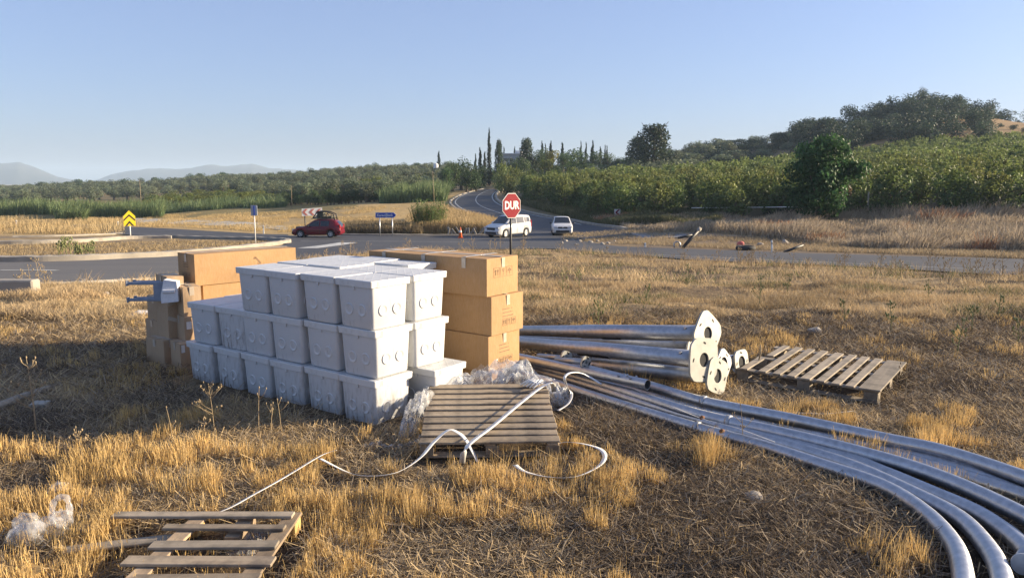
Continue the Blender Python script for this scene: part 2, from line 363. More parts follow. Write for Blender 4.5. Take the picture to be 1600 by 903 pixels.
# ------------------------------------------------------------------ object helpers
def tag(o, label=None, cat=None, group=None, kind=None):
    if label: o['label'] = label
    if cat: o['category'] = cat
    if group: o['group'] = group
    if kind: o['kind'] = kind
    return o
def empty(name, loc=(0, 0, 0), rz=0.0):
    o = bpy.data.objects.new(name, None); col.objects.link(o); o.location = loc; o.rotation_euler = (0, 0, rz); o.empty_display_size = .2
    return o
class MB:
    def __init__(s): s.v = []; s.f = []; s.sm = []
    def add(s, vs, fs, M4=None, smooth=False):
        o = len(s.v)
        if M4 is not None: vs = [M4 @ Vector(v) for v in vs]
        s.v += [tuple(v) for v in vs]; s.f += [tuple(i + o for i in f) for f in fs]; s.sm += [smooth] * len(fs)
        return s
    def box(s, c, d, M4=None, rot=None, bev=0.0):
        x, y, z = d[0] / 2, d[1] / 2, d[2] / 2
        if bev > 0:
            bm_v = []; b = min(bev, x * .9, y * .9, z * .9)
            T = Matrix.Translation(Vector(c)) @ (rot if rot else Matrix.Identity(4))
            if M4 is not None: T = M4 @ T
            idx = {}; vs = []
            for sx in (-1, 1):
                for sy in (-1, 1):
                    for sz in (-1, 1):
                        for ax in range(3):
                            p = [sx * (x - b), sy * (y - b), sz * (z - b)]
                            p[ax] = (sx * x, sy * y, sz * z)[ax]
                            idx[(sx, sy, sz, ax)] = len(vs); vs.append(T @ Vector(p))
            fs = []
            def q(l): fs.append(tuple(idx[k] for k in l))
            for sg in (-1, 1):
                q([(sg, -1, -1, 0), (sg, 1, -1, 0), (sg, 1, 1, 0), (sg, -1, 1, 0)][::sg])
                q([(-1, sg, -1, 1), (1, sg, -1, 1), (1, sg, 1, 1), (-1, sg, 1, 1)][::-sg])
                q([(-1, -1, sg, 2), (1, -1, sg, 2), (1, 1, sg, 2), (-1, 1, sg, 2)][::sg])
            for s1 in (-1, 1):
                for s2 in (-1, 1):
                    q([(s1, s2, -1, 0), (s1, s2, 1, 0), (s1, s2, 1, 1), (s1, s2, -1, 1)][::(-s1 * s2)])
                    q([(s1, -1, s2, 0), (s1, 1, s2, 0), (s1, 1, s2, 2), (s1, -1, s2, 2)][::(s1 * s2)])
                    q([(-1, s1, s2, 1), (1, s1, s2, 1), (1, s1, s2, 2), (-1, s1, s2, 2)][::(-s1 * s2)])
                    for s3 in (-1, 1):
                        q([(s1, s2, s3, 0), (s1, s2, s3, 1), (s1, s2, s3, 2)][::(s1 * s2 * s3)])
            return s.add(vs, fs)
        vs = [Vector((sx * x, sy * y, sz * z)) for sx in (-1, 1) for sy in (-1, 1) for sz in (-1, 1)]
        if rot: vs = [rot @ v for v in vs]
        vs = [v + Vector(c) for v in vs]
        fs = [(0, 1, 3, 2), (4, 6, 7, 5), (0, 4, 5, 1), (2, 3, 7, 6), (0, 2, 6, 4), (1, 5, 7, 3)]
        return s.add(vs, fs, M4)
    def tube(s, pts, r, n=10, cap=True, smooth=True, M4=None):
        pts = [Vector(p) for p in pts]
        if not hasattr(r, '__len__'): r = [r] * len(pts)
        vs = []; fs = []; up = None
        for i, p in enumerate(pts):
            t = (pts[min(i + 1, len(pts) - 1)] - pts[max(i - 1, 0)]).normalized()
            if up is None:
                up = Vector((0, 0, 1)) if abs(t.z) < .9 else Vector((1, 0, 0))
            a = t.cross(up).normalized(); b = a.cross(t).normalized(); up = b
            for k in range(n):
                an = 2 * math.pi * k / n
                vs.append(p + (a * math.cos(an) + b * math.sin(an)) * r[i])
        for i in range(len(pts) - 1):
            for k in range(n):
                k2 = (k + 1) % n
                fs.append((i * n + k, (i + 1) * n + k, (i + 1) * n + k2, i * n + k2))
        s.add(vs, fs, M4, smooth)
        if cap:
            o = len(s.v) - len(vs)
            s.f.append(tuple(o + k for k in range(n))); s.sm.append(False)
            s.f.append(tuple(o + (len(pts) - 1) * n + k for k in range(n))[::-1]); s.sm.append(False)
        return s
    def prism(s, poly, y0, y1, M4=None):
        "polygon in x,z extruded along y"
        n = len(poly)
        vs = [(x, y0, z) for x, z in poly] + [(x, y1, z) for x, z in poly]
        fs = [tuple(range(n)), tuple(range(2 * n - 1, n - 1, -1))] + [(i, (i + 1) % n + 0, (i + 1) % n + n, i + n)[::-1] for i in range(n)]
        return s.add(vs, fs, M4)
    def build(s, name, mat, parent=None, fixn=True):
        me = bpy.data.meshes.new(name); me.from_pydata(s.v, [], s.f)
        me.polygons.foreach_set('use_smooth', s.sm)
        if fixn:
            import bmesh
            bm = bmesh.new(); bm.from_mesh(me); bmesh.ops.recalc_face_normals(bm, faces=bm.faces); bm.to_mesh(me); bm.free()
        me.materials.append(mat); me.update()
        o = bpy.data.objects.new(name, me); col.objects.link(o)
        if parent: o.parent = parent
        return o
def np_mesh(name, V, F, mat, tint=None, parent=None, smooth=False):
    "V (n,3) F (m,k) tint per vertex (n,3)"
    me = bpy.data.meshes.new(name)
    n, m_, k = len(V), len(F), F.shape[1]
    me.vertices.add(n); me.vertices.foreach_set('co', V.astype(np.float32).ravel())
    me.loops.add(m_ * k); me.loops.foreach_set('vertex_index', F.astype(np.int32).ravel())
    me.polygons.add(m_); me.polygons.foreach_set('loop_start', np.arange(0, m_ * k, k, dtype=np.int32))
    me.polygons.foreach_set('loop_total', np.full(m_, k, np.int32))
    if smooth: me.polygons.foreach_set('use_smooth', np.ones(m_, bool))
    if tint is not None:
        a = me.color_attributes.new('tint', 'FLOAT_COLOR', 'POINT')
        a.data.foreach_set('color', np.concatenate([tint, np.ones((n, 1))], 1).astype(np.float32).ravel())
    me.update(calc_edges=True); me.materials.append(mat)
    if name is None: return me
    o = bpy.data.objects.new(name, me); col.objects.link(o)
    if parent: o.parent = parent
    return o
def copy_tree(o, parent=None):
    c = o.copy(); col.objects.link(c); c.parent = parent
    for ch in list(o.children): copy_tree(ch, c)
    return c
def text_mesh(name, body, size, mat, parent, loc, rot, depth=.003, bold=.0, sx=1.0, align='CENTER'):
    cu = bpy.data.curves.new('t', 'FONT'); cu.body = body; cu.size = size; cu.extrude = depth; cu.offset = bold
    cu.align_x = align; cu.align_y = 'CENTER'; cu.resolution_u = 2
    t = bpy.data.objects.new('t', cu); col.objects.link(t)
    bpy.context.view_layer.update()
    me = bpy.data.meshes.new_from_object(t.evaluated_get(bpy.context.evaluated_depsgraph_get()))
    bpy.data.objects.remove(t); bpy.data.curves.remove(cu)
    for v in me.vertices: v.co.x *= sx
    me.materials.clear(); me.materials.append(mat)
    o = bpy.data.objects.new(name, me); col.objects.link(o); o.parent = parent; o.location = loc; o.rotation_euler = rot
    return o
def spline(pts, n=8):
    pts = [Vector(p) for p in pts]; out = []
    for i in range(len(pts) - 1):
        p0 = pts[max(i - 1, 0)]; p1 = pts[i]; p2 = pts[i + 1]; p3 = pts[min(i + 2, len(pts) - 1)]
        for k in range(n):
            t = k / n
            out.append(.5 * ((2 * p1) + (p2 - p0) * t + (2 * p0 - 5 * p1 + 4 * p2 - p3) * t * t + (-p0 + 3 * p1 - 3 * p2 + p3) * t ** 3))
    out.append(pts[-1]); return out
# ------------------------------------------------------------------ THE SETTING: ground
YS = np.exp(np.arange(math.log(3.), math.log(6500.), .0095)) - 12.0
AS = np.sinh(np.linspace(-1.75, 1.75, 381)) / np.sinh(1.75) * 1.5
GX = AS[None, :] * (np.maximum(YS, -6)[:, None] + 14); GY = np.repeat(YS[:, None], len(AS), 1)
GZ = terr(GX, GY)
PXg = 800 + 1190 * GX / np.maximum(GY, 1.)
EG = field_edge(GX, GY)
n1 = fbm(GX * .5, GY * .8, 51, 4); n2 = fbm(GX * .12, GY * .12, 61, 3)
def L(*c): return np.array(c)
straw = L(.42, .32, .19); soil = L(.145, .112, .082); darks = L(.070, .055, .042); pale = L(.42, .33, .19); grn = L(.085, .10, .035); gravel = L(.22, .19, .155); goldf = L(.45, .34, .175); brush = L(.20, .155, .11)  # soil and darks are deepened to stand in for shadow between the grass
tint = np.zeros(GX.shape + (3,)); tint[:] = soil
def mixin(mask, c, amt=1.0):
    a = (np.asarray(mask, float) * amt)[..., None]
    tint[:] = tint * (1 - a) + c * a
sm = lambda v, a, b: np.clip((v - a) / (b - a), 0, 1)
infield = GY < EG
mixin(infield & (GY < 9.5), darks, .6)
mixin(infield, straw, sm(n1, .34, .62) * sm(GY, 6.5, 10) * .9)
# paler left stubble beyond the shadow: sunshine put into the ground tint
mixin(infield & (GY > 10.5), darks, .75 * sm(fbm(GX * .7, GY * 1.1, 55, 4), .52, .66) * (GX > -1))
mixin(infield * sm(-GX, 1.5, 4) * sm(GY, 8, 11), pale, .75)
mixin(infield & (GY < 9.5) & (GX > .3), darks, .55 * sm(fbm(GX * 1.2, GY * 1.2, 57, 3), .35, .6))  # darker soil at near right: the tubes' shadow put into the tint
# far side of the near roads
far = ~infield
mixin(far, gravel, .8)
mixin(far, goldf, sm(n1, .3, .6) * .7 * (PXg < 1000))
mixin(far & (GY > 66) & (GY < 170) & (PXg < 720), goldf, .9)
mixin(far * sm(PXg, 830, 900) & (GY < 75) if False else (far & (PXg > 940) & (GY < 75)), brush, .8 * sm(n1, .25, .6))
mixin((far & (GY > 66)) * sm(PXg, 780, 830), (brush * .5 + grn * .5), .8 * sm(GY, 70, 84))
mixin(GY > 150, L(.28, .23, .13), .9 * sm(n2, .2, .55))
mixin((GY > 110) & (GY < 240) & (PXg < 560), grn, .55)
hillgold = (PXg > 1380) & (GY > 175)
mixin(hillgold, L(.30, .21, .12), .85)
mixin((PXg > 1040) & (PXg <= 1380) & (GY > 175), L(.20, .15, .09), .7)
nr, nc = GX.shape
V = np.stack([GX, GY, GZ], -1).reshape(-1, 3)
ii = (np.arange(nr - 1)[:, None] * nc + np.arange(nc - 1)[None, :]).ravel()
F = np.stack([ii, ii + 1, ii + nc + 1, ii + nc], 1)
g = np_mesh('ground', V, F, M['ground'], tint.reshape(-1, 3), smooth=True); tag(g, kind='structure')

# ------------------------------------------------------------------ roads
def ribbon(name, A, B, mat, off, m=14, parent=None):
    "sheet between two ground polylines of equal length"
    V = []; n = len(A)
    for a, b in zip(A, B):
        for k in range(m + 1):
            t = k / m; x = a.x + (b.x - a.x) * t; y = a.y + (b.y - a.y) * t
            V.append((x, y, 0))
    V = np.array(V, float); V[:, 2] = terr(V[:, 0], V[:, 1]) + off
    F = np.array([(i * (m + 1) + k, i * (m + 1) + k + 1, (i + 1) * (m + 1) + k + 1, (i + 1) * (m + 1) + k) for i in range(n - 1) for k in range(m)])
    o = np_mesh(name, V, F, mat, smooth=True, parent=parent)
    if not parent: tag(o, kind='structure')
    return o
def trace(pts, n=10): return spline([ground_px(*p) for p in pts], n)
def edge_pts(pxs, off=0):
    return [Vector((0, 0, 0)) + Vector(((p - 800) / 1190. * y, y, 0)) for p in pxs for y in [float(np.interp(p, E_PX, E_Y)) + off]]
# near road, left arm: field edge -> island kerb
pl = [-520, -300, 0, 100, 200, 280, 360, 450]
A = spline(edge_pts(pl), 10)
B = trace([(-520, 413), (-300, 412.5), (0, 411), (100, 409.5), (200, 405), (280, 401), (360, 393), (450, 383)], 10)
ribbon('road', A, B, M['asphalt_dusty'], .035)
# the junction and the cross road
pj = [445, 500, 560, 620, 700, 780, 860, 905]
A = spline(edge_pts(pj), 8)
B = trace([(445, 369), (500, 369), (560, 369.2), (620, 369.5), (700, 369.8), (780, 369.8), (860, 369.6), (905, 369.4)], 8)
ribbon('road', A, B, M['asphalt'], .040, 18)
# right arm
pr_ = [900, 950, 1008, 1103, 1250, 1400, 1600, 1900, 2300]
A = spline(edge_pts(pr_), 10)
B = trace([(900, 376), (950, 384), (1008, 387.5), (1103, 391), (1250, 396.5), (1400, 401), (1600, 406.5), (1900, 413), (2300, 420)], 10)
ribbon('road', A, B, M['asphalt'], .045, 14)
# branch road climbing away
BL = spline(LB, 8); BR = spline(RB, 8)
ribbon('road', BL, BR, M['asphalt'], .050, 14)
# road behind the island, left
A = trace([(450, 383), (400, 375.5), (330, 374), (270, 371.5), (200, 368), (150, 362), (112, 357)], 8)
B = trace([(450, 367.5), (400, 366), (330, 362), (270, 358.5), (200, 355), (150, 352.5), (112, 351)], 8)
ribbon('road', A, B, M['asphalt'], .055, 8)
# pale lane behind it
A = trace([(205, 349), (260, 351), (320, 352.5), (400, 357), (450, 361)], 6); B = trace([(205, 341.5), (260, 343), (320, 345), (400, 349), (450, 355)], 6)
ribbon('path', A, B, M['concrete'], .05, 4)
A = trace([(960, 374), (1080, 371), (1260, 372), (1420, 377), (1600, 385)], 8); B = trace([(960, 366), (1080, 363.5), (1260, 365), (1420, 370), (1600, 378)], 8)
ribbon('path', A, B, pmat('gravel_lane', (.27, .25, .23), (.2, .185, .17), .95, 0, 2), .04, 6)
def line_mark(P, wdt, off, name='road_marking'):
    A = []; B = []
    for i, p in enumerate(P):
        t = (P[min(i + 1, len(P) - 1)] - P[max(i - 1, 0)]); t.z = 0; t.normalize(); nrm = Vector((-t.y, t.x, 0)) * wdt / 2
        A.append(p + nrm); B.append(p - nrm)
    return ribbon(name, A, B, M['line'], off, 1)
def lerp_edge(f): return [a.lerp(b, f) for a, b in zip(BL, BR)]
line_mark(lerp_edge(.06)[14:], .16, .058); line_mark(lerp_edge(.94)[14:], .16, .058); line_mark(lerp_edge(.5)[16:], .14, .058)
line_mark(trace([(470, 378), (560, 378), (650, 378.5), (740, 379)], 8), .18, .050)
line_mark(trace([(0, 424), (60, 424), (90, 424.5)], 8), .25, .046)
line_mark(trace([(1000, 399), (1250, 410), (1600, 426)], 16), .10, .052)
line_mark(trace([(480, 389), (520, 384), (545, 380)], 8), 1.2, .048)
# kerbs
def kerb(P, wdt, h, name='kerb', mat='kerb', back=0):
    V = []; F = []
    P = [Vector(p) for p in P]
    for i, p in enumerate(P):
        t = (P[min(i + 1, len(P) - 1)] - P[max(i - 1, 0)]); t.z = 0; t.normalize(); nrm = Vector((-t.y, t.x, 0)) * wdt / 2
        z = tz(p.x, p.y); hh = h * (1 + .06 * math.sin(i * 1.7))
        for q, zz in ((p + nrm, z - .1), (p + nrm * 1.0, z + hh - .03), (p + nrm * .8, z + hh), (p - nrm * .8, z + hh), (p - nrm, z + hh - .03), (p - nrm, z - .1)):
            V.append((q.x, q.y, zz))
    for i in range(len(P) - 1):
        for k in range(5): F.append((i * 6 + k, (i + 1) * 6 + k, (i + 1) * 6 + k + 1, i * 6 + k + 1))
    F.append(tuple(range(6))); F.append(tuple(range(len(V) - 6, len(V)))[::-1])
    mb = MB(); mb.add(V, F); o = mb.build(name, M[mat]); tag(o, kind='structure'); return o
kerb(trace([(-520, 411), (-300, 410.5), (0, 409), (100, 407.5), (200, 403.5), (280, 399), (360, 391.5), (430, 383), (450, 380)], 10), .45, .24)
kerb(trace([(450, 380), (445, 377), (400, 375), (330, 374), (270, 372)], 10), .4, .22)
kerb(trace([(-300, 383), (0, 382), (120, 379), (200, 374), (268, 373)], 10), .5, .25)
kerb(trace([(520, 368.3), (600, 368.8), (700, 369.2), (762, 369)], 10), .3, .16)
kerb([p + Vector((-.3, 0, 0)) for p in BL[10:]], .3, .16)
kerb([p + Vector((.35, 0, 0)) for p in BR[6:]], .4, .22)
kerb([Vector((p.x, p.y - .1, 0)) for p in spline(edge_pts([52, 120, 200, 280, 330], 0), 8)], .13, .07)
kerb(trace([(20, 371), (100, 369.5), (190, 366)], 6), .3, .12)
# far mountains
def mountain(profile, Y0, depth):
    xs = np.linspace(profile[0][0], profile[-1][0], 160)
    ridge = np.interp(xs, [p[0] for p in profile], [p[1] for p in profile]) + (fbm(xs * .05, xs * 0, 77, 4) - .5) * 2.2
    V = []; rows = 14
    for j in range(rows):
        t = j / (rows - 1); f = math.sin(math.pi * min(t, 1)) ** .8
        for i, px in enumerate(xs):
            Yr = Y0 + (t - .5) * depth; top = CAMH + (285 - ridge[i]) / 1200 * Y0
            z = -8 + max(0, top + 8) * f * (1 if abs(t - .5) < .01 else (.82 + .36 * float(fbm(px * .03, j * .7, 5, 3))) * (.97 if f > .9 else 1))
            V.append(((px - 800) / 1190. * Yr, Yr, min(z, top)))
    n = len(xs); F = [(j * n + i, j * n + i + 1, (j + 1) * n + i + 1, (j + 1) * n + i) for j in range(rows - 1) for i in range(n - 1)]
    tag(np_mesh('hills', np.array(V), np.array(F), M['mountain'], smooth=True), kind='structure')
mountain([(-700, 262), (-300, 250), (-80, 256), (0, 254), (45, 253), (70, 262), (105, 277), (160, 287), (200, 291)], 4000, 1500)
mountain([(120, 291), (165, 281), (185, 274), (220, 266), (262, 264), (300, 264), (330, 259), (372, 259), (402, 256), (428, 263), (520, 268), (640, 280), (760, 292)], 4500, 1500)

# ------------------------------------------------------------------ haze
hz = MB(); hz.box((0, 3285, 58), (20200, 6650, 135)); hm = bpy.data.materials.new('haze_air'); hm.use_nodes = True
for n_ in list(hm.node_tree.nodes):
    if n_.type != 'OUTPUT_MATERIAL': hm.node_tree.nodes.remove(n_)
pv = hm.node_tree.nodes.new('ShaderNodeVolumePrincipled'); pv.inputs['Density'].default_value = .00021; pv.inputs['Color'].default_value = (.62, .80, 1, 1); pv.inputs['Anisotropy'].default_value = 0.0
hm.node_tree.links.new(pv.outputs[0], hm.node_tree.nodes['Material Output'].inputs['Volume'])
ho = hz.build('haze', hm); tag(ho, kind='stuff')
# ------------------------------------------------------------------ WHITE JUNCTION BOXES
U = Vector((-.8098, .5867, 0)); W = Vector((.5867, .8098, 0))         # the two directions of the stack
C0 = gp(588, 672)
RZ = math.atan2(U.y, U.x)
def rrect(hx, hy, r, n=4):
    pts = []
    for cx, cy, a0 in ((hx - r, hy - r, 0), (-hx + r, hy - r, 90), (-hx + r, -hy + r, 180), (hx - r, -hy + r, 270)):
        for k in range(n + 1):
            a = R(a0 + 90 * k / n); pts.append((cx + r * math.cos(a), cy + r * math.sin(a)))
    return pts
def loft_mb(rings, cap0=True, cap1=True, smooth=True):
    mb = MB(); n = len(rings[0]); vs = [p for r_ in rings for p in r_]; fs = []
    for i in range(len(rings) - 1):
        for k in range(n): fs.append((i * n + k, i * n + (k + 1) % n, (i + 1) * n + (k + 1) % n, (i + 1) * n + k))
    mb.add(vs, fs, None, smooth)
    if cap0: mb.f.append(tuple(range(n))[::-1]); mb.sm.append(False)
    if cap1: mb.f.append(tuple((len(rings) - 1) * n + k for k in range(n))); mb.sm.append(False)
    return mb
BH = .448
def make_box(dirty=False):
    root = empty('junction_box')
    def ring(h, z, r=.032): return [(x, y, z) for x, y in rrect(h, h, r)]
    b = loft_mb([ring(.186, 0, .03), ring(.201, .006, .03), ring(.209, .022, .033), ring(.225, .37, .035), ring(.226, .398, .035)])
    # knock-out rings: a shallow raised crescent round each circle
    for face in range(4):
        Rm = Matrix.Rotation(R(90 * face), 4, 'Z')
        for cx in (-.088, .082):
            cz = .175; rr = .052; y = .221 + .034 * cz
            vs = []; fs = []; N = 22
            for k in range(N):
                a = 2 * math.pi * k / N
                for rad, o in ((rr + .005, -.001), (rr + .001, .0075), (rr - .003, .0075), (rr - .022, -.0012)):
                    zz = cz + rad * math.sin(a); vs.append((cx + rad * math.cos(a), .2085 + .0465 * zz + o, zz))
            for k in range(N):
                for j in range(3): fs.append((k * 4 + j, ((k + 1) % N) * 4 + j, ((k + 1) % N) * 4 + j + 1, k * 4 + j + 1))
            b.add(vs, fs, Rm, True)
    b.build('body', M['box_dirty' if dirty else 'box'], root)
    l = loft_mb([ring(.234, .390, .016), ring(.242, .387, .018), ring(.2450, .441, .018), ring(.2430, .4465, .018), ring(.239, .448, .016)], smooth=False)
    lid = l.build('lid', M['lid'], root)
    for s in (-1, 1):
        t = MB(); t.box((0, s * .231, .372), (.034, .012, .034), bev=.003); t.build('lid_clip', M['box'], root)
    return root
proto = make_box(); proto_d = make_box(True)
used = {'a': False, 'b': False}
tier_word = {0: 'bottom', 1: 'middle', 2: 'top'}
ordn = ['nearest to the camera', 'second from the front corner', 'third from the front corner', 'fourth from the front corner', 'fifth from the front corner', 'sixth from the front corner']
GB = 'white junction boxes stacked in the field'
def put_box(u, v, tier, label, dirty=False, ang=0, dz=0, tilt=0):
    key = 'b' if dirty else 'a'; p = proto_d if dirty else proto
    if used[key]: p = copy_tree(p)
    used[key] = True
    pos = C0 + U * (u + .235) + W * (v + .235) + Vector((0, 0, tier * BH + dz))
    p.location = pos; p.rotation_euler = (tilt, 0, RZ + R(ang)); tag(p, label, 'junction box', GB)
    return p
for tier in range(3):
    n = 6 if tier < 2 else 4
    for k in range(n):
        jit = (0, .012, -.01, .006, .014, 0)[k] + (.0, .01, -.015)[tier]
        u = k * .502 + (0 if tier == 0 else -.004 * tier) + (.0 if k else 0)
        uu = u - (.06 if tier == 1 and k >= 4 else 0)
        dirty = (tier == 0 and k in (0, 1, 2, 4, 5)) or (tier == 1 and k == 4)
        if tier == 0: extra = {0: 'white plastic box at the sunlit front corner, bottom tier', 1: 'mud-splashed white box in the bottom tier, next after the corner box', 2: 'white box in the bottom tier, third along the shaded face from the front corner', 3: 'cleaner white box in the bottom tier, fourth along the shaded face from the front corner', 4: 'mud-stained white box in the bottom tier, next to last at the far left end', 5: 'mud-stained white box on the ground at the far left end of the white stack'}[k]
        elif tier == 1: extra = {0: 'white plastic box at the sunlit front corner, middle tier', 1: 'white box in the middle tier, next after the front corner box', 2: 'white box in the middle tier, third along the shaded face from the front corner', 3: 'white box in the middle tier under the leftmost top box', 4: 'white box with its lid open to the sky in the middle tier, just left of the top tier', 5: 'white box at the far left end of the middle tier'}[k]
        else: extra = {0: 'white plastic box at the sunlit front corner, top tier, its whole tiled lid showing', 1: 'white box in the top tier, next after the front corner box', 2: 'white box in the top tier, third along the shaded face from the front corner', 3: 'white box at the left end of the top tier'}[k]
        put_box(uu, jit, tier, extra.replace('with its lid open to the sky ', ''), dirty, random.uniform(-2.4, 2.4), dz=random.uniform(0, .004))
# second row behind
put_box(-.16, .60, 0, 'white box on the ground behind the corner box, sticking out beside the wood pallet', False, 1)
put_box(.0, .53, 1, 'white box in the middle tier of the second row, beside the long cartons', False, -1)
put_box(.01, .52, 2, 'white box in the top tier of the second row, beside the long cartons', False, .6)
for tier in range(3):
    for k in range(1, 6 if tier < 2 else 4):
        put_box(k * .502, .51, tier, ['white box in the second row, %s tier, %s' % (tier_word[tier], ordn[k])][0], False, random.uniform(-1, 1), dz=.0 if tier < 2 else (.0, .0, .015, .01)[k])
put_box(.60, 1.03, 2, 'white box at the back of the top tier, nearest the long cartons, lid slightly raised', False, 4, .008, R(1.5))
put_box(1.12, 1.03, 2, 'white box at the back of the top tier with a tilted lid, in the middle', False, -5, .012, R(-1.5))
put_box(1.64, 1.04, 2, 'white box at the back left of the top tier, before the yellow lit carton', False, 3, .0)
for tier in range(2):
    for k in range(1, 4): put_box(k * .52 + .08, 1.03, tier, 'white box in the third row, %s tier, %s' % (tier_word[tier], ordn[k]))

# ------------------------------------------------------------------ CARDBOARD CARTONS
def carton(loc, ang, L_, Wd, H, label, mat='card', tape=True, marks=(), cat='cardboard carton', group=None, sag=.004, tapes_across=(), rx=0, top_tape=True, ry=0):
    "local x = long side, y = depth, z up; origin at the near bottom corner"
    root = empty('cardboard_box', loc, ang); root.rotation_euler = (rx, ry, ang); tag(root, label, cat, group)
    b = MB(); nx = 10; nz = 4; ny = 5
    rs = np.random.RandomState(int(abs(loc[0] * 997 + loc[2] * 333 + L_ * 57)) % 9999)
    # slightly bulging faces
    def bul(a): return math.sin(math.pi * a)
    def grid(fn, nu, nv):
        vs = [fn(i / nu, j / nv) for j in range(nv + 1) for i in range(nu + 1)]
        fs = [(j * (nu + 1) + i, j * (nu + 1) + i + 1, (j + 1) * (nu + 1) + i + 1, (j + 1) * (nu + 1) + i) for j in range(nv) for i in range(nu)]
        b.add(vs, fs, None, True)
    q = .016
    grid(lambda u, v: (u * L_, -q * bul(u) * bul(v) * rs.uniform(.7, 1.2), v * H), nx, nz)
    grid(lambda u, v: (u * L_, Wd + q * bul(u) * bul(v), v * H), nx, nz)
    grid(lambda u, v: (-q * .6 * bul(u) * bul(v), u * Wd, v * H), ny, nz)
    grid(lambda u, v: (L_ + q * .6 * bul(u) * bul(v), u * Wd, v * H), ny, nz)
    grid(lambda u, v: (u * L_, v * Wd, H + sag * bul(u) * bul(v) * rs.uniform(.3, 1.2)), nx, ny)
    grid(lambda u, v: (u * L_, v * Wd, 0), 1, 1)
    body = b.build('body', M[mat], root)
    if tape:
        t = MB()
        if top_tape: t.box((L_ / 2, Wd / 2, H + sag + .0015), (L_ * .998, .055, .002))
        t.box((L_ + .009, Wd / 2, H * .86), (.002, .055, H * .26)); t.box((-.009, Wd / 2, H * .86), (.002, .055, H * .26))
        for xx in tapes_across:
            t.box((xx, Wd / 2, H + sag + .003), (.055, Wd, .002)); t.box((xx, -.0115, H * .86), (.055, .002, H * .28))
        t.build('tape', M['tape'], root)
    if marks:
        k = MB()
        for (face, u, v, kind, s) in marks:
            def P(a, c, e=.0125):
                if face == 'x1': return (L_ + e * .75, u + a, v + c)
                if face == 'x0': return (-e * .75, u - a, v + c)
                return (u + a, -e, v + c)
            def seg(a0, c0, a1, c1, wd=.006):
                d = Vector((a1 - a0, c1 - c0)); n_ = Vector((-d.y, d.x)).normalized() * wd / 2
                k.add([P(a0 + n_.x, c0 + n_.y), P(a1 + n_.x, c1 + n_.y), P(a1 - n_.x, c1 - n_.y), P(a0 - n_.x, c0 - n_.y)], [(0, 1, 2, 3)])
            if kind == 'icons':
                for i in range(3):
                    o = (i - 1) * s * 1.15; h = s * .5
                    seg(o - h, -h, o + h, -h, .004); seg(o - h, h, o + h, h, .004); seg(o - h, -h, o - h, h, .004); seg(o + h, -h, o + h, h, .004)
                    if i == 0:
                        for dx in (-.4, .4): seg(o + dx * h, -h * .6, o + dx * h, h * .5, .008); seg(o + dx * h - .01, h * .2, o + dx * h, h * .6); seg(o + dx * h + .01, h * .2, o + dx * h, h * .6)
                    elif i == 1: seg(o - h * .4, h * .6, o, 0, .009); seg(o + h * .4, h * .6, o, 0, .009); seg(o, 0, o, -h * .5); seg(o - h * .3, -h * .6, o + h * .3, -h * .6); seg(o - h * .4, h * .6, o + h * .4, h * .6)
                    else: seg(o - h * .6, h * .1, o, h * .6, .009); seg(o, h * .6, o + h * .6, h * .1, .009); seg(o - h * .6, h * .1, o + h * .6, h * .1, .009); seg(o, h * .1, o, -h * .6)
            elif kind == 'lines':
                for i in range(3):
                    seg(-s * .9, -i * s * .35, s * (.2 + .3 * ((i * 7) % 3)), -i * s * .35, .010)
                    seg(s * .55, -i * s * .35 - .01, s * .62, -i * s * .35 + .008, .006)
            elif kind == 'house':
                seg(-s, -s * .15, 0, s, .026); seg(0, s, s, -s * .15, .026); seg(-s * .45, -s * .1, s * .45, -s * .1, .012)
                seg(-s * .12, s * .2, s * .12, s * .2, .02); seg(-s * .6, -s * .1, -s * .6, -s * .4, .012); seg(s * .6, -s * .1, s * .6, -s * .4, .012)
        k.build('printed_marks', M['ink'], root, fixn=False)
    return root
GC = 'long cartons stacked on the right'
angR = RZ + math.pi          # local +x points back along -U (to the right end)
# right stack: origin is the near bottom corner at the left end, so start L away along U from the near right corner
K = gp(764, 612)
def right_carton(px, L_, Wd, z0, H, label, dv=0, dang=0, **kw):
    p = at(px, 500, K.y) ; p.z = 0
    a = angR + R(dang); ux = Vector((math.cos(a), math.sin(a), 0)); vy = Vector((-ux.y, ux.x, 0))
    # local y must point away from the camera
    o = p - ux * L_ + vy * dv; o.z = z0
    return carton(o, a, L_, Wd, H, label, group=GC, **kw)
zt = at(761, 405, K.y).z; z3 = at(761, 464, K.y).z; z2 = at(768, 525, K.y).z; z1 = at(766, 583, K.y).z
Wc = .56
right_carton(763, 1.55, Wc + .02, 0, z1 - .006, 'flattened bottom carton under the right stack, mostly hidden behind plastic film', dv=.06, dang=1.5, marks=())
right_carton(763, 1.50, Wc, z1, z2 - z1 - .004, 'long carton third from the top of the right stack, resting just above the plastic film', marks=(('x1', .28, .27, 'lines', .11), ('x1', .30, .10, 'icons', .07)))
right_carton(768, 1.50, Wc, z2, z3 - z2 - .004, 'long carton second from the top of the right stack, pushed slightly to the right', dang=-.8, marks=(('x1', .28, .26, 'lines', .11), ('x1', .30, .12, 'icons', .07)))
right_carton(761, 1.72, Wc, z3, zt - z3, 'uppermost long carton of the right stack, tape bands across its lid', dang=.6, tapes_across=(.25, .85, 1.42), marks=(('x1', .28, .24, 'icons', .10),))
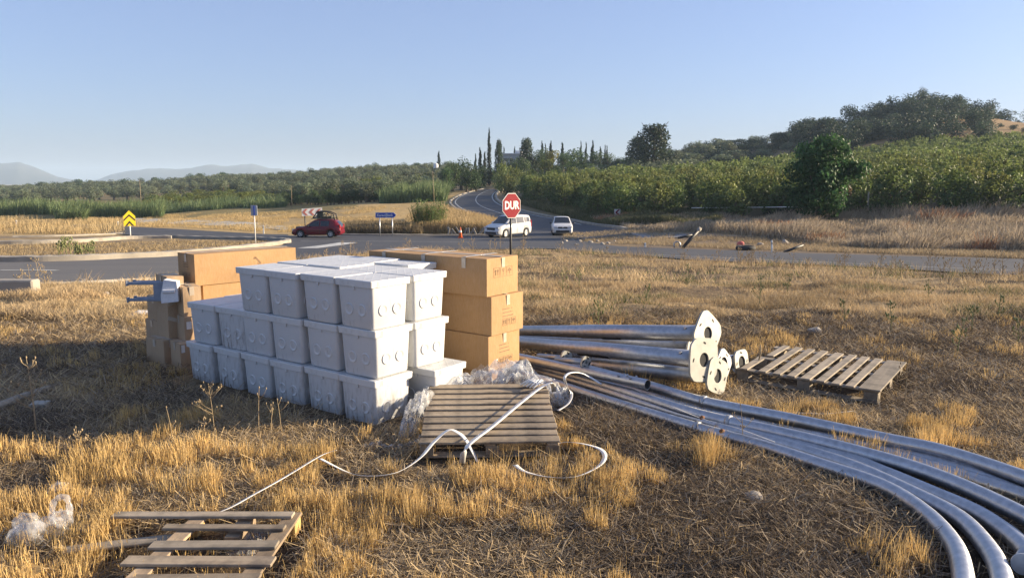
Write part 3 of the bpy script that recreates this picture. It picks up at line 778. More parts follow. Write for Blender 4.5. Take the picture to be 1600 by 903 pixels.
# left stack
a2 = R(47)
GL = 'cartons stacked behind the left end of the white boxes'
Yk = 9.35
pk = at(303, 398, Yk); pb = at(303, 447, Yk)
HH = pk.z - pb.z
carton((pk.x, Yk, pb.z), a2, 1.40, .46, HH, 'long carton on top of the left pile, lit yellow, printed with a small roof mark', marks=(('y0', .80, .225, 'house', .075), ('x0', .22, .28, 'lines', .08), ('x0', .22, .12, 'icons', .07)), group=GL, tape=True)
ex = Vector((math.cos(a2), math.sin(a2), 0)); ey = Vector((-ex.y, ex.x, 0))
b2 = Vector((pk.x, Yk, 0)) + ex * .10 + ey * .02
carton((b2.x, b2.y, pb.z - .40), a2, 1.30, .40, .396, 'long shaded carton directly under the yellow lit long carton', marks=(), group=GL)
carton((b2.x, b2.y, pb.z - .80), a2, 1.30, .40, .396, 'long carton low in the left pile, behind the white boxes', group=GL)
def small_carton(pxl, pyb, pyt, Y, wpx, depth, ang, label, **kw):
    a = at(pxl, pyb, Y); b = at(pxl, pyt, Y); w_ = wpx / 1200 * (Y + .2)
    return carton((a.x, Y, max(a.z, 0)), ang, w_, depth, b.z - max(a.z, 0), label, mat='card_old', group=GL, **kw)
def lab(o, x, z, w_, h_):
    m_ = MB(); m_.box((x, -.014, z), (w_, .003, h_)); m_.build('paper_label', M['paper'], o)
c_ = small_carton(288, 497, 449, 9.0, 27, .5, a2 - .15, 'upright carton under the end of the yellow lit carton, tape down its front', tapes_across=(.10,)); 
c_ = small_carton(290, 540, 496, 8.95, 20, .4, a2 - .15, 'small carton with a white paper label above the lowest cartons'); lab(c_, .05, .24, .06, .09)
c_ = small_carton(284, 588, 538, 8.75, 26, .35, a2 - .1, 'carton on the ground right against the white boxes, white label on its corner'); lab(c_, .03, .28, .04, .09)
c_ = small_carton(258, 575, 533, 9.0, 28, .4, a2 + .12, 'low carton on the ground at the front of the left pile', tapes_across=(.09,))
c_ = small_carton(264, 533, 433, 9.12, 25, .42, a2 - .1, 'tall battered carton with crossing strips of pale tape', tape=True, ry=R(1.5))
for (z_, s_) in ((.25, .35), (.48, -.4), (.68, .1)):
    t_ = MB(); t_.box((.09, -.014, z_), (.20, .003, .045), rot=Matrix.Rotation(s_, 4, 'Y')); t_.build('torn_tape', M['tape'], c_)
c_ = small_carton(252, 503, 466, 9.5, 22, .4, a2, 'carton at the left edge of the pile under the steel frame'); 
c_ = small_carton(250, 541, 503, 9.5, 24, .4, a2, 'carton on the ground at the left edge of the pile, below another'); lab(c_, .17, .05, .06, .06)
# carton fillers behind so the frame and foam rest on something
p = at(266, 470, 9.75)
carton((p.x, 9.75, 0), a2, .55, .5, at(266, 462, 9.75).z, 'carton behind the tall battered carton, holding up the white foam', mat='card_old', group=GL)
# white foam packing and the blue-grey steel frame on the pile
fz = at(266, 462, 9.75).z
f_ = MB(); f_.prism([(0, 0), (.27, .02), (.26, .30), (.06, .33), (.0, .12)], 0, .16); f_.box((.13, .08, .17), (.20, .22, .05), bev=.01)
fo = f_.build('foam_packing', M['foam']); pf = at(252, 474, 8.98); fo.location = (pf.x, 8.98, pf.z); fo.rotation_euler = (0, 0, .15); fo.scale = (.72, .8, .85)
tag(fo, 'white foam packing block beside the blue-grey steel frame', 'foam packing')
fr = empty('steel_stand', (at(270, 452, 9.35).x, 9.35, fz + .03), math.pi + .05)
tag(fr, 'blue-grey steel frame with two pairs of legs sticking out left of the carton pile', 'steel stand')
M['frame_blue'] = pmat('blue_grey_frame_paint', (.27, .31, .38), (.22, .26, .33), .45, .2, 10)
for zz in (0.0, .20):
    for yy in (0, .12):
        l_ = MB(); l_.box((.22 + yy * .3, yy, zz), (.46, .035, .035), bev=.004); l_.box((.455 + yy * .3, yy, zz), (.02, .055, .06), bev=.003); l_.build('leg', M['frame_blue'], fr)
q_ = MB(); q_.box((.10, .06, .10), (.16, .15, .19), bev=.004); q_.build('cross_plate', M['frame_blue'], fr)
# white board on the sunny ground
bd = MB(); bd.prism([(-.22, 0), (.2, .0), (.26, .02), (-.1, .05)], -.12, .12); pb_ = ground_px(226, 493); bo = bd.build('white_board', M['white_paint']); bo.location = (pb_.x, pb_.y, tz(pb_.x, pb_.y) + .05); bo.rotation_euler = (.1, 0, .35)
tag(bo, 'thin white board lying on the sunny stubble left of the cartons', 'board')

# ------------------------------------------------------------------ PALLETS
def board(mb_c, size, mat, root, name='board', rot=None, nails=True):
    b = MB(); b.box((0, 0, 0), size, bev=.003)
    # a little warp and chipped ends
    o = b.build(name, M[mat], root); o.location = mb_c
    if rot: o.rotation_euler = rot
    return o
# the pallet under the straps
pal = empty('wood_pallet', (-.175, 5.85, .035)); tag(pal, 'slatted wood pallet in the centre, crossed by a taut white strap', 'pallet')
pal.rotation_euler = (R(5.4), 0, R(2.2))
ns = 10; D = 1.31; Wp = 1.115
for k in range(ns):
    t = k / (ns - 1); y = .05 + t * (D - .1)
    wl = Wp + random.uniform(-.012, .006)
    board((random.uniform(-.006, .006), y, .128 + random.uniform(-.002, .002)), (wl, .103 - .006 * (k % 3), .018), 'wood', pal, 'top_board', (random.uniform(-.035, .035), random.uniform(-.004, .004), random.uniform(-.010, .010)))
for x in (-.50, .0, .50):
    board((x, D / 2, .108), (.09, D - .01, .018), 'wood_y', pal, 'stringer')
    for y in (.055, D / 2, D - .055): board((x + (.02 if x == 0 else 0), y, .058), (.105, .095, .080), 'wood', pal, 'block')
for y in (.055, D / 2, D - .055): board((0, y, .009), (Wp - .02, .09, .017), 'wood', pal, 'bottom_board')
# what props up its far end
pr0 = MB(); pr0.box((0, 0, .065), (.8, .10, .12), bev=.01); po = pr0.build('timber_beam', M['wood_grey']); po.location = (-.2, 7.02, 0); tag(po, 'timber beam propping up the far edge of the strapped pallet', 'timber')

# the grey pallet at the right
NL, NR, FR, FL = [gp(*p, .15) for p in ((1150, 580), (1373, 617), (1412, 571), (1196, 546))]
ax = (NR - NL); la = ax.length; ax.normalize(); ay = (FR - NR); lb_ = ay.length; ay.normalize()
rp = empty('wood_pallet', (NL.x, NL.y, .045), math.atan2(ax.y, ax.x)); tag(rp, 'weathered grey pallet with spaced slats lying right of the flanged poles', 'pallet')
shear = math.atan2(ay.y, ay.x) - math.atan2(ax.y, ax.x)     # slats are not quite square to the frame
sy = Vector((math.cos(shear), math.sin(shear)))
def on(u, v): return Vector((u * la + sy.x * v * lb_, sy.y * v * lb_))
slats = [(.085, 1.0, .55, 1), (.055, .42, .0, 0), (.195, 1, 0, 0), (.30, 1, 0, 0), (.405, 1, 0, 0), (.515, 1, 0, 0), (.62, 1, 0, 0), (.72, 1, 0, 0), (.815, 1, 0, 0), (.945, 1, 0, 0)]
for u, v1, v0, _ in slats:
    c_ = on(u, (v0 + v1) / 2); wd = .085 if u < .9 else .20
    if u in (.515,): wd = .10
    board((c_.x, c_.y, .142 + random.uniform(-.003, .003)), ((v1 - v0) * lb_, wd, .018), 'wood_grey', rp, 'top_board', (random.uniform(-.01, .01), 0, shear + random.uniform(-.012, .012)))
for v in (.05, .5, .95):
    c_ = on(.5, v); board((c_.x, c_.y, .122), (la, .10, .018), 'wood_grey', rp, 'stringer')
    board((c_.x, c_.y, .010), (la, .10, .018), 'wood_grey', rp, 'bottom_board')
    for u in (.05, .5, .95):
        c_ = on(u, v); board((c_.x, c_.y, .066), (.13, .10, .092), 'wood_grey', rp, 'block')
stk = MB(); stk.tube([(0, 0, 0), (.03, .01, .12), (.02, 0, .22)], .009, 6); so = stk.build('broken_stick', M['twig']); so.location = (NL.x + .35, NL.y + .35, .15); tag(so, 'short broken stick standing up on the grey pallet beside the flange', 'stick')

# the broken pallet in the near left corner
bp = empty('broken_pallet', (-1.33, 3.85, .03)); tag(bp, 'broken pallet with missing slats lying in the stubble in the near left corner', 'pallet')
def plank(x0, x1, y, z, wd, name='top_board', mat='wood', rz=0, th=.018, rx=0):
    return board(((x0 + x1) / 2 + 1.33, y - 3.85, z), (abs(x1 - x0), wd, th), mat, bp, name, (rx, 0, rz))
plank(-2.48, -1.36, 4.54, .122, .075, mat='wood_grey')
plank(-2.09, -1.36, 4.365, .122, .065, rz=-.015)
plank(-2.06, -1.34, 4.14, .122, .09, mat='wood_grey', rz=.01)
plank(-2.12, -1.30, 3.95, .122, .10, rz=-.01)
plank(-1.98, -1.32, 3.76, .122, .09, rz=.02)
for x, sk in ((-1.385, -.02), (-1.97, -.06)):
    board((x + 1.33, 4.10 - 3.85, .102), (.10, 1.02, .018), 'wood_y', bp, 'stringer', (0, 0, sk))
board((-1.66 + 1.33, 4.45 - 3.85, .055), (.09, .30, .075), 'wood_y', bp, 'block')
for x in (-1.375, -1.98):
    for y in (3.66, 4.53): board((x + 1.33, y - 3.85, .050), (.09, .12, .085), 'wood_new', bp, 'block')
bk = MB(); bk.box((0, 0, 0), (.62, .075, .018), bev=.004); bo = bk.build('loose_plank', M['wood_grey']); bo.location = (-2.30, 4.27, .095); bo.rotation_euler = (.1, -.05, .16); tag(bo, 'loose grey plank broken off and slanting out from the left of the broken pallet', 'plank')
def wblock(px, py, size, rz, mat, label):
    p = gp(px, py, size[2]); b = MB(); b.box((0, 0, size[2] / 2), size, bev=.006); o = b.build('wood_block', M[mat]); o.location = (p.x, p.y, 0); o.rotation_euler = (.03, .02, rz); tag(o, label, 'wood block')
wblock(140, 822, (.15, .09, .10), .1, 'wood', 'short wood block in the stubble between the plastic bag and the broken pallet')
wblock(48, 890, (.14, .12, .10), -.35, 'wood_new', 'fresh yellow wood block at the near left corner of the field')
# long timber and the grey block on the left
p0 = gp(-40, 648, .12); p1 = gp(93, 601, .06); tb = MB(); tb.tube([p0, p0.lerp(p1, .5) + Vector((0, 0, .01)), p1], [.035, .04, .034], 8); to = tb.build('timber_pole', M['wood_grey']); tag(to, 'grey round timber resting on a block in the shade at the left edge', 'timber')
wblock(62, 628, (.15, .13, .10), .1, 'concrete', 'grey concrete block under the round timber at the left edge')

# ------------------------------------------------------------------ FLANGED POLES
def flange(root, mat='flange', name='flange_plate', scale=1.0, shape='octo', rot=0, hole=.072):
    "plate in local y,z plane, thickness along x; centre at the origin, built with a real ring hole"
    N = 48; outer = []; 
    for k in range(N):
        a = 2 * math.pi * k / N + rot
        if shape == 'octo':
            # square plate with broad cut corners, stretched along one diagonal
            q = (abs(math.cos(a - rot)) ** 1.15 + abs(math.sin(a - rot)) ** 1.15) ** (-1 / 1.15)
            r = q * .292 * scale
            r = min(r, .262 * scale / max(abs(math.cos(a - rot)), abs(math.sin(a - rot)), 1e-6) * 1.0)
        else: r = .2 * scale
        outer.append((r * math.cos(a), r * math.sin(a)))
    b = MB(); t = .011; vs = []; fs = []
    for k in range(N):
        a = 2 * math.pi * k / N + rot; hx, hy = hole * math.cos(a), hole * math.sin(a); ox, oy = outer[k]
        vs += [(t, hx, hy), (t, ox, oy), (-t, ox, oy), (-t, hx, hy)]
    for k in range(N):
        k2 = (k + 1) % N
        for j in range(4): fs.append((k * 4 + j, k2 * 4 + j, k2 * 4 + (j + 1) % 4, k * 4 + (j + 1) % 4))
    b.add(vs, fs); pl = b.build(name, M[mat], root)
    h = MB()
    for k in range(4):
        a = rot + R(45 + 90 * k) ; rr = .175 * scale; c = Vector((t + .0015, rr * math.cos(a), rr * math.sin(a)))
        d1 = Vector((0, math.cos(a + 1.2), math.sin(a + 1.2))) * .024; d2 = Vector((0, -d1.z, d1.y)).normalized() * .010
        pts = [c + d1 * math.cos(2 * math.pi * j / 12) + d2 * math.sin(2 * math.pi * j / 12) for j in range(12)]
        h.add(pts, [tuple(range(12))])
    h.build('bolt_slots', M['hole'], pl)
    return pl
def orient(near, far_):
    "matrix with local -x running along the pole from its flange (near) to far, +x facing outwards"
    X = (near - far_).normalized(); Z = Vector((0, 0, 1)); Y = Z.cross(X).normalized(); Z = X.cross(Y)
    m = Matrix((X, Y, Z)).transposed().to_4x4(); m.translation = near; return m
def flanged_pole(near, far_, r0, r1, label, rot=0, scale=1.0, sleeve=None, hatch=None, mat='steel', fmat='flange'):
    root = empty('flanged_pole'); L_ = (far_ - near).length
    root.matrix_world = orient(near, far_); tag(root, label, 'steel pole', 'flanged galvanised poles piled in the field')
    p = MB(); sl = sleeve or .55
    p.tube([(-.012, 0, 0), (-L_ * sl, 0, 0), (-L_ * sl - .01, 0, 0), (-L_ * sl - .05, 0, 0), (-L_, 0, 0)], [r0, r0 * .98, r0 * .94, r0 * .90, r1], 22)
    p.build('shaft', M[mat], root)
    d = MB(); d.tube([(-.0115, 0, 0), (-.004, 0, 0)], [.0715, .0715], 24); d.build('dark_bore', M['hole'], root)
    flange(root, fmat, rot=rot, scale=scale)
    g_ = MB()
    for k in range(4):
        a = rot + R(90 * k); c, s = math.cos(a), math.sin(a)
        g_.add([(-.012, c * r0 * .9, s * r0 * .9), (-.012, c * (r0 + .07), s * (r0 + .07)), (-.10, c * r0 * .95, s * r0 * .95)], [(0, 1, 2)])
    if hatch:
        hm_ = MB(); x0, x1, a0 = hatch
        vs = []; nn_ = 6
        for i in range(nn_ + 1):
            a = a0 + (i / nn_ - .5) * .9
            for x in (x0, x1): vs.append((x, math.cos(a) * (r0 + .002), math.sin(a) * (r0 + .002)))
        hm_.add(vs, [(2 * i, 2 * i + 1, 2 * i + 3, 2 * i + 2) for i in range(nn_)]); hm_.build('cable_opening', M['hole'], root, fixn=False)
    g_.build('gusset', M['steel_dull'], root, fixn=False)
    b_ = MB(); b_.tube([(-.22, -r0 * .7, r0 * .7), (-.22, -r0 * .95, r0 * .78)], .014, 8); b_.build('earth_bolt', M['steel_dull'], root)
    return root
def P3(px, py, Y): return at(px, py, Y)
flanged_pole(P3(1105, 521, 7.95), P3(790, 516, 10.35), .088, .062, 'topmost flanged pole of the pile, its bright plate standing highest', rot=R(4), scale=.93, hatch=(-1.45, -1.15, -1.9))
flanged_pole(P3(1099, 562, 7.45), P3(790, 532, 9.9), .088, .066, 'front flanged pole with a large tilted bright plate and a dark cable opening', rot=R(38), scale=.96, hatch=(-1.75, -1.25, -2.0))
flanged_pole(P3(1120, 587, 7.55), P3(800, 560, 9.7), .085, .06, 'lowest front flanged pole, its plate half in shadow under the tilted plate', rot=R(22), scale=.78, mat='steel_dull')
flanged_pole(P3(1086, 540, 8.55), P3(780, 528, 10.6), .085, .06, 'flanged pole behind the topmost one, only a corner of its plate showing', rot=R(10), scale=.72, mat='steel_dull', hatch=(-.9, -.6, -1.0))
flanged_pole(P3(1158, 566, 8.35), P3(840, 562, 10.6), .085, .06, 'flanged pole lying farthest right, its arched plate beside the grey pallet', rot=R(45), scale=.62)
flanged_pole(P3(1130, 568, 8.05), P3(800, 556, 10.2), .08, .06, 'flanged pole between the front plates and the farthest right plate', rot=R(0), scale=.62, mat='steel_dull', fmat='steel_dull')
# two small bracket plates in the dark gap
for px, py, Y, lb, s in ((884, 560, 8.25, 'dark round bracket plate between the flanged poles and the bent tubes', .36), (915, 566, 7.9, 'bright bent metal clip below the front flanged pole', .28)):
    o = empty('bracket', at(px, py, Y), R(-50)); o.location.z = max(.10, o.location.z); tag(o, lb, 'bracket'); flange(o, 'steel_dull' if s > .4 else 'flange', 'plate', s, rot=.4, hole=.02)
    sb = MB(); sb.tube([(-.012, 0, 0), (-.45, 0, -.05)], .03, 10); sb.build('arm', M['steel_dull'], o)

# short open tube
tn = gp(1012, 601, .25); tf = gp(806, 558, .22)
def open_tube(pts, r, label, name, group=None, mat='steel', n=20, thick=.006, bolts=True, cat='steel tube'):
    root = MB(); m_ = MB(); m_.tube(pts, r, n, cap=False)
    inner = [Vector(p) for p in pts]; 
    m_.tube([inner[0], inner[0].lerp(inner[1], .4 / max((inner[1] - inner[0]).length, .5))], r - thick, n, cap=False)
    X = (inner[0] - inner[1]).normalized(); Z = Vector((0, 0, 1)); Y = Z.cross(X).normalized(); Z = X.cross(Y)
    vs = []; 
    for k in range(n):
        a = 2 * math.pi * k / n; d = Y * math.cos(a) + Z * math.sin(a); vs += [inner[0] + d * r, inner[0] + d * (r - thick)]
    m_.add(vs, [(2 * k, (2 * k + 2) % (2 * n), (2 * k + 3) % (2 * n), 2 * k + 1) for k in range(n)])
    m_.add([inner[-1] + (Y * math.cos(2 * math.pi * k / n) + Z * math.sin(2 * math.pi * k / n)) * r * .99 for k in range(n)], [tuple(range(n))])
    o = m_.build(name, M[mat], fixn=False); tag(o, label, cat, group)
    return o
st = open_tube([tn, tf], .052, 'short straight steel tube with an open end lying on the bent tubes', 'steel_tube')
bt = MB()
for f_, s in ((.10, 1), (.10, -1), (.18, 1), (.18, -1), (.14, .1)):
    c = tn.lerp(tf, f_); d = Vector((.5 * s, -.35 + .2 * s, .75)).normalized()
    bt.tube([c + d * .045, c + d * .072], .013, 6)
bt.build('bolt', M['steel_dull'], st)
# ------------------------------------------------------------------ BENT TUBES
TUBES = []
GT = 'bent galvanised lamp tubes lying side by side'
bent = {
 'A': ([(806, 584), (850, 594), (905, 612), (1000, 642), (1100, 672), (1194, 698), (1287, 728), (1381, 761), (1447, 803), (1489, 850), (1504, 895), (1506, 950), (1500, 1010)], .053, 'nearest bent tube, curving down to the bottom edge of the field first'),
 'B': ([(806, 571), (850, 583), (905, 598), (1000, 629), (1100, 659), (1240, 699), (1334, 730), (1428, 772), (1498, 809), (1540, 852), (1563, 895), (1570, 950), (1564, 1010)], .056, 'second bent tube from the camera, beside the nearest one'),
 'H': ([(1120, 668), (1300, 708), (1380, 738), (1451, 768), (1522, 799), (1569, 829), (1600, 856), (1625, 890), (1635, 930)], .052, 'bent tube emerging from under its neighbour and ending near the bottom right corner'),
 'G': ([(818, 568), (905, 590), (1000, 620), (1100, 650), (1240, 681), (1381, 717), (1475, 748), (1569, 790), (1660, 840), (1740, 905), (1790, 985)], .105, 'bent tube in the middle of the bundle, raised on its neighbours'),
 'F': ([(830, 571), (905, 585), (1000, 612), (1100, 643), (1240, 668), (1334, 690), (1428, 722), (1522, 750), (1600, 775), (1700, 815), (1800, 880)], .053, 'bent tube low in the gap behind the middle one'),
 'E': ([(840, 566), (920, 583), (1020, 608), (1100, 634), (1220, 664), (1334, 693), (1475, 727), (1600, 762), (1720, 806), (1830, 860)], .053, 'shaded bent tube directly under the farthest one'),
 'D': ([(850, 562), (930, 580), (1021, 605), (1100, 628), (1240, 656), (1381, 686), (1475, 706), (1600, 747), (1720, 798), (1840, 860)], .140, 'farthest bent tube of the bundle, lying on top at the right'),
}
for k, (pp, z, lb) in bent.items():
    pts = [gp(x, y, z + .02) for x, y in pp]
    P = spline(pts, 10); TUBES.append(P)
    m_ = MB(); n = len(P); rad = [.052 + .007 * (i / n) for i in range(n)]
    m_.tube(P, rad, 20); o = m_.build('bent_tube', M['steel']); tag(o, 'galvanised ' + lb, 'steel tube', GT)
    if k in 'AGD':
        seam = MB(); c = P[int(n * .33)]; t = (P[int(n * .33) + 1] - c).normalized(); seam.tube([c - t * .02, c + t * .02], .0625, 20); seam.build('joint_ring', M['steel_dull'], o)
ec = gp(1598, 880, .10); e_ = MB(); e_.tube([ec, ec + Vector((-.012, -.02, .004))], [.058, .058], 24); e_.tube([ec, ec + Vector((.25, .30, -.04))], .048, 18); eo = e_.build('round_end_cap_tube', M['steel_dull']); tag(eo, 'capped tube end with a grey round disc at the bottom right corner', 'steel tube')

# ------------------------------------------------------------------ STRAPS AND FILM
STRAPS = []
def strap(pts, label, wdt=.018, name='packing_strap', twist=None, mat='strap', n=10):
    wdt *= 1.6; P = spline(pts, n); V = []; F = []; N = len(P)
    for i, p in enumerate(P):
        t = (P[min(i + 1, N - 1)] - P[max(i - 1, 0)]).normalized()
        tw = (twist(i / (N - 1)) if twist else .3)
        side = t.cross(Vector((0, 0, 1)))
        side = side.normalized() if side.length > .05 else Vector((1, 0, 0))
        up = side.cross(t).normalized(); d = side * math.cos(tw) + up * math.sin(tw); nn_ = d.cross(t).normalized() * .0012
        V += [p + d * wdt / 2 + nn_, p - d * wdt / 2 + nn_, p - d * wdt / 2 - nn_, p + d * wdt / 2 - nn_]
    for i in range(N - 1):
        for k in range(4): F.append((i * 4 + k, (i + 1) * 4 + k, (i + 1) * 4 + (k + 1) % 4, i * 4 + (k + 1) % 4))
    F += [(0, 1, 2, 3), tuple(len(V) - 4 + k for k in (3, 2, 1, 0))]
    STRAPS.append(P); m_ = MB(); m_.add(V, F, None, True); o = m_.build(name, M[mat]); tag(o, label, 'strap'); return o
def pz(lst): return [gp(x, y, z) for x, y, z in lst]
strap(pz([(270, 806, .10), (340, 800, .12), (400, 770, .14), (450, 742, .14), (500, 712, .15), (526, 703, .17)]), 'white strap end lying across the stubble above the broken pallet', .026, twist=lambda t: .35)
strap(pz([(500, 716, .15), (545, 738, .12), (580, 744, .11), (620, 738, .12), (655, 716, .15), (678, 690, .20), (700, 672, .26), (716, 676, .24), (730, 690, .18), (747, 722, .03)]), 'white strap looping up over the left front corner of the central pallet', .026, twist=lambda t: .3 + .3 * math.sin(t * 6))
strap([gp(722, 724, .03), gp(730, 697, .20), gp(770, 665, .24), gp(812, 630, .285), gp(845, 605, .325), gp(862, 599, .335), gp(866, 612, .20)], 'taut white strap running diagonally across the central pallet', .030, twist=lambda t: .15)
strap(pz([(805, 726, .07), (822, 737, .09), (860, 745, .10), (900, 744, .10), (935, 728, .11), (945, 712, .12), (935, 700, .12), (905, 692, .12), (878, 691, .12), (860, 700, .09)]), 'white strap curled on the ground right of the central pallet', .024, twist=lambda t: .4 * math.sin(t * 5))
strap([gp(872, 641, .16), gp(888, 630, .18), gp(893, 616, .22), gp(886, 604, .30), gp(882, 590, .40), gp(892, 582, .40), gp(912, 584, .30), gp(940, 600, .18)], 'thin white strap curling up between the pallet and the bent tubes', .018, twist=lambda t: .5 * math.sin(t * 5))
strap(pz([(1195, 640, .06), (1240, 644, .07), (1290, 646, .07), (1330, 642, .06)]), 'white strap lying flat in front of the grey pallet', .025, twist=lambda t: .2)
# a thin cord lying along the bent tubes with knots
strap(pz([(980, 602, .19), (1040, 630, .16), (1095, 653, .165), (1150, 668, .165), (1210, 690, .15)]), 'thin white cord with knots stretched along the bent tubes', .008, 'cord')
kn = MB(); 
for px, py in ((1097, 652), (1128, 673)):
    c = gp(px, py, .17); kn.tube([c + Vector((-.02, 0, -.01)), c, c + Vector((.02, .01, 0))], [.012, .02, .010], 8)
o = kn.build('cord_knot', M['rust']); tag(o, 'dark knots of the cord on the bent tubes', 'cord knot')

def film(name, center, size, height, label, seed, rz=0, fold=1.0, droop=None, cat='plastic film', nx=70, ny=50, crease=1.0):
    X, Y = np.meshgrid(np.linspace(-1, 1, nx), np.linspace(-1, 1, ny)); r = np.sqrt(X ** 2 + Y ** 2)
    e = np.clip(1 - (np.abs(X) ** 3 + np.abs(Y) ** 3), 0, 1)
    f = fbm(X * 3 + seed, Y * 3, seed, 4); f2 = fbm(X * 8 + seed, Y * 8, seed + 5, 3)
    f3 = np.abs(fbm(X * 14 + seed, Y * 5, seed + 9, 3) - .5) * 2; Z = height * (e * (.25 + .85 * f) + .34 * fold * crease * np.abs(f2 - .5) * 2 * e + .22 * crease * f3 * e + .30 * np.abs(np.sin(X * 7 + 5 * f + seed)) ** .6 * f * e) + .015
    Xw = X * size[0] / 2 * (1 + .25 * (f - .5)) + .10 * size[0] * (f2 - .5); Yw = Y * size[1] / 2 * (1 + .3 * (f2 - .5))
    if droop is not None: Z = Z + droop(X, Y)
    c, s = math.cos(rz), math.sin(rz)
    Z = Z * .92
    V = np.stack([center[0] + Xw * c - Yw * s, center[1] + Xw * s + Yw * c, center[2] + Z], -1).reshape(-1, 3)
    ii = (np.arange(ny - 1)[:, None] * nx + np.arange(nx - 1)[None, :]).ravel()
    F = np.stack([ii, ii + 1, ii + nx + 1, ii + nx], 1)
    o = np_mesh(name, V, F, M['film'], smooth=True); tag(o, label, cat); return o
film('plastic_film', (-.18, 7.40, .0), (1.35, .62), .46, 'heap of crumpled clear plastic film between the cartons and the central pallet', 3, .1, crease=.45)
film('plastic_film', (.62 - .3, 7.35, 0), (.55, .40), .26, 'bunch of clear plastic film at the far right corner of the central pallet', 8, .3, crease=.5)
film('plastic_film', (-.80, 6.75, .0), (.28, 1.15), .34, 'clear plastic film hanging between the white corner box and the pallet', 12, -.15, crease=.5)
# twisted roll of film on the ground
tw = [gp(x, y, z) for x, y, z in ((566, 701, .03), (585, 697, .05), (600, 700, .04), (625, 700, .04), (648, 694, .05), (662, 683, .08), (672, 668, .14))]
P = spline(tw, 8); tm = MB(); tm.tube(P, [.02 + .022 * abs(math.sin(i * .7)) + (.02 if 8 < i < 14 else 0) for i in range(len(P))], 9); o = tm.build('twisted_film', M['film']); tag(o, 'rope-like twist of clear plastic film on the ground below the white corner box', 'plastic film')
cb = MB(); c = gp(826, 603, .30)
for k in range(5): cb.tube([c + Vector((.03 * k - .08, -.03 * k, .01)), c + Vector((.03 * k, .02, .05)), c + Vector((.10 + .01 * k, .03 * k - .05, .03))], [.006, .014, .006], 6)
o = cb.build('crumpled_strap', M['strap']); tag(o, 'crumpled knot of strap on the far right corner of the central pallet', 'strap')
# bags in the near left
def bag(lobes, label, seed, loop=None):
    "thin crumpled sack: a few pinched, creased lobes that overlap"
    b = MB()
    for li, (c, r, ax_) in enumerate(lobes):
        nu, nv = 30, 18; vs = []; fs = []
        for j_ in range(nv + 1):
            t = j_ / nv; ph = math.pi * t
            for i_ in range(nu):
                a = 2 * math.pi * i_ / nu; d = Vector((math.sin(ph) * math.cos(a), math.sin(ph) * math.sin(a), math.cos(ph)))
                cr = abs(math.sin(a * 3.5 + seed + 2.5 * math.sin(ph * 2 + li))) ** .5
                n_ = float(vnoise(d.x * 2 + seed, d.y * 2 + d.z * 2.3, seed + li))
                rr = .62 + .26 * cr * math.sin(ph) + .45 * (n_ - .4)
                vs.append((c.x + d.x * r[0] * rr, c.y + d.y * r[1] * rr, max(.01, c.z + d.z * r[2] * rr)))
        for j_ in range(nv):
            for i_ in range(nu): fs.append((j_ * nu + i_, j_ * nu + (i_ + 1) % nu, (j_ + 1) * nu + (i_ + 1) % nu, (j_ + 1) * nu + i_))
        b.add(vs, fs, ax_, True)
    if loop: b.tube(spline(loop, 6), [.012 + .010 * abs(math.sin(k * .9)) for k in range(6 * (len(loop) - 1) + 1)], 8)
    o = b.build('plastic_bag', M['bag'], fixn=False); tag(o, label, 'plastic bag'); return o
g1 = gp(44, 862, .0); g2 = gp(84, 850, .0)
bag([(g1 + Vector((0, 0, .10)), (.12, .10, .11), None), (g1 + Vector((-.04, .08, .13)), (.09, .07, .10), None)], 'bulging clear plastic bag lying in the stubble near the left edge', 3)
bag([(g2 + Vector((.0, 0, .10)), (.11, .09, .10), None), (g2 + Vector((.05, .03, .15)), (.07, .06, .08), None)], 'clear plastic bag with a raised loop beside the bulging bag', 8, [g2 + Vector((0, 0, .15)), g2 + Vector((.0, .04, .26)), g2 + Vector((.07, .05, .28)), g2 + Vector((.10, .03, .18))])
p = gp(380, 866, 0); film('plastic_sheet', (p.x, p.y + .1, 0), (.22, .36), .07, 'clear plastic sheet on the ground under the slats of the broken pallet', 33, .1, cat='plastic film', nx=30, ny=30)
p = gp(95, 780, 0); film('plastic_scrap', (p.x, p.y, .05), (.15, .10), .07, 'small scrap of clear film caught on the stubble above the bags', 39, .4, cat='plastic film', nx=24, ny=20)
# ------------------------------------------------------------------ SIGNS
def post(h, r, mat, root, name='post', x=0, y=0): 
    b = MB(); b.tube([(x, y, -.3), (x, y, h)], r, 10); return b.build(name, M[mat], root)
# stop sign, turned to the crossing road
Y = 22.5; px = 799; gz = tz((px - 800) / 1190 * Y, Y)
ct = at(px, 321.5, Y); R8 = 19.2 / 1200 * Y
s = empty('stop_sign', (ct.x, Y, gz), R(44)); tag(s, 'red octagonal stop sign reading DUR on a dark post beside the white van', 'stop sign')
hc = ct.z - gz
def octa(r): return [(r * math.cos(R(22.5 + 45 * k)), r * math.sin(R(22.5 + 45 * k))) for k in range(8)]
rr = R8 / math.cos(R(22.5)) 
post(hc + R8 * .8, .035, 'trim', s, y=.03)
b = MB(); b.prism([(x, z + hc) for x, z in octa(rr)], -.012, 0); pl = b.build('plate', M['white_paint'], s)
b = MB(); b.prism([(x, z + hc) for x, z in octa(rr * .955)], -.017, -.010); b.build('red_face', M['red_paint'], pl)
text_mesh('lettering', 'DUR', rr * .84, M['white_paint'], pl, (0, -.021, hc), (R(90), 0, 0), .002, .010, .86)
b = MB(); 
for zz in (-.15, .15): b.box((0, .02, hc + zz), (.14, .03, .03))
b.build('clamp', M['steel_dull'], s)
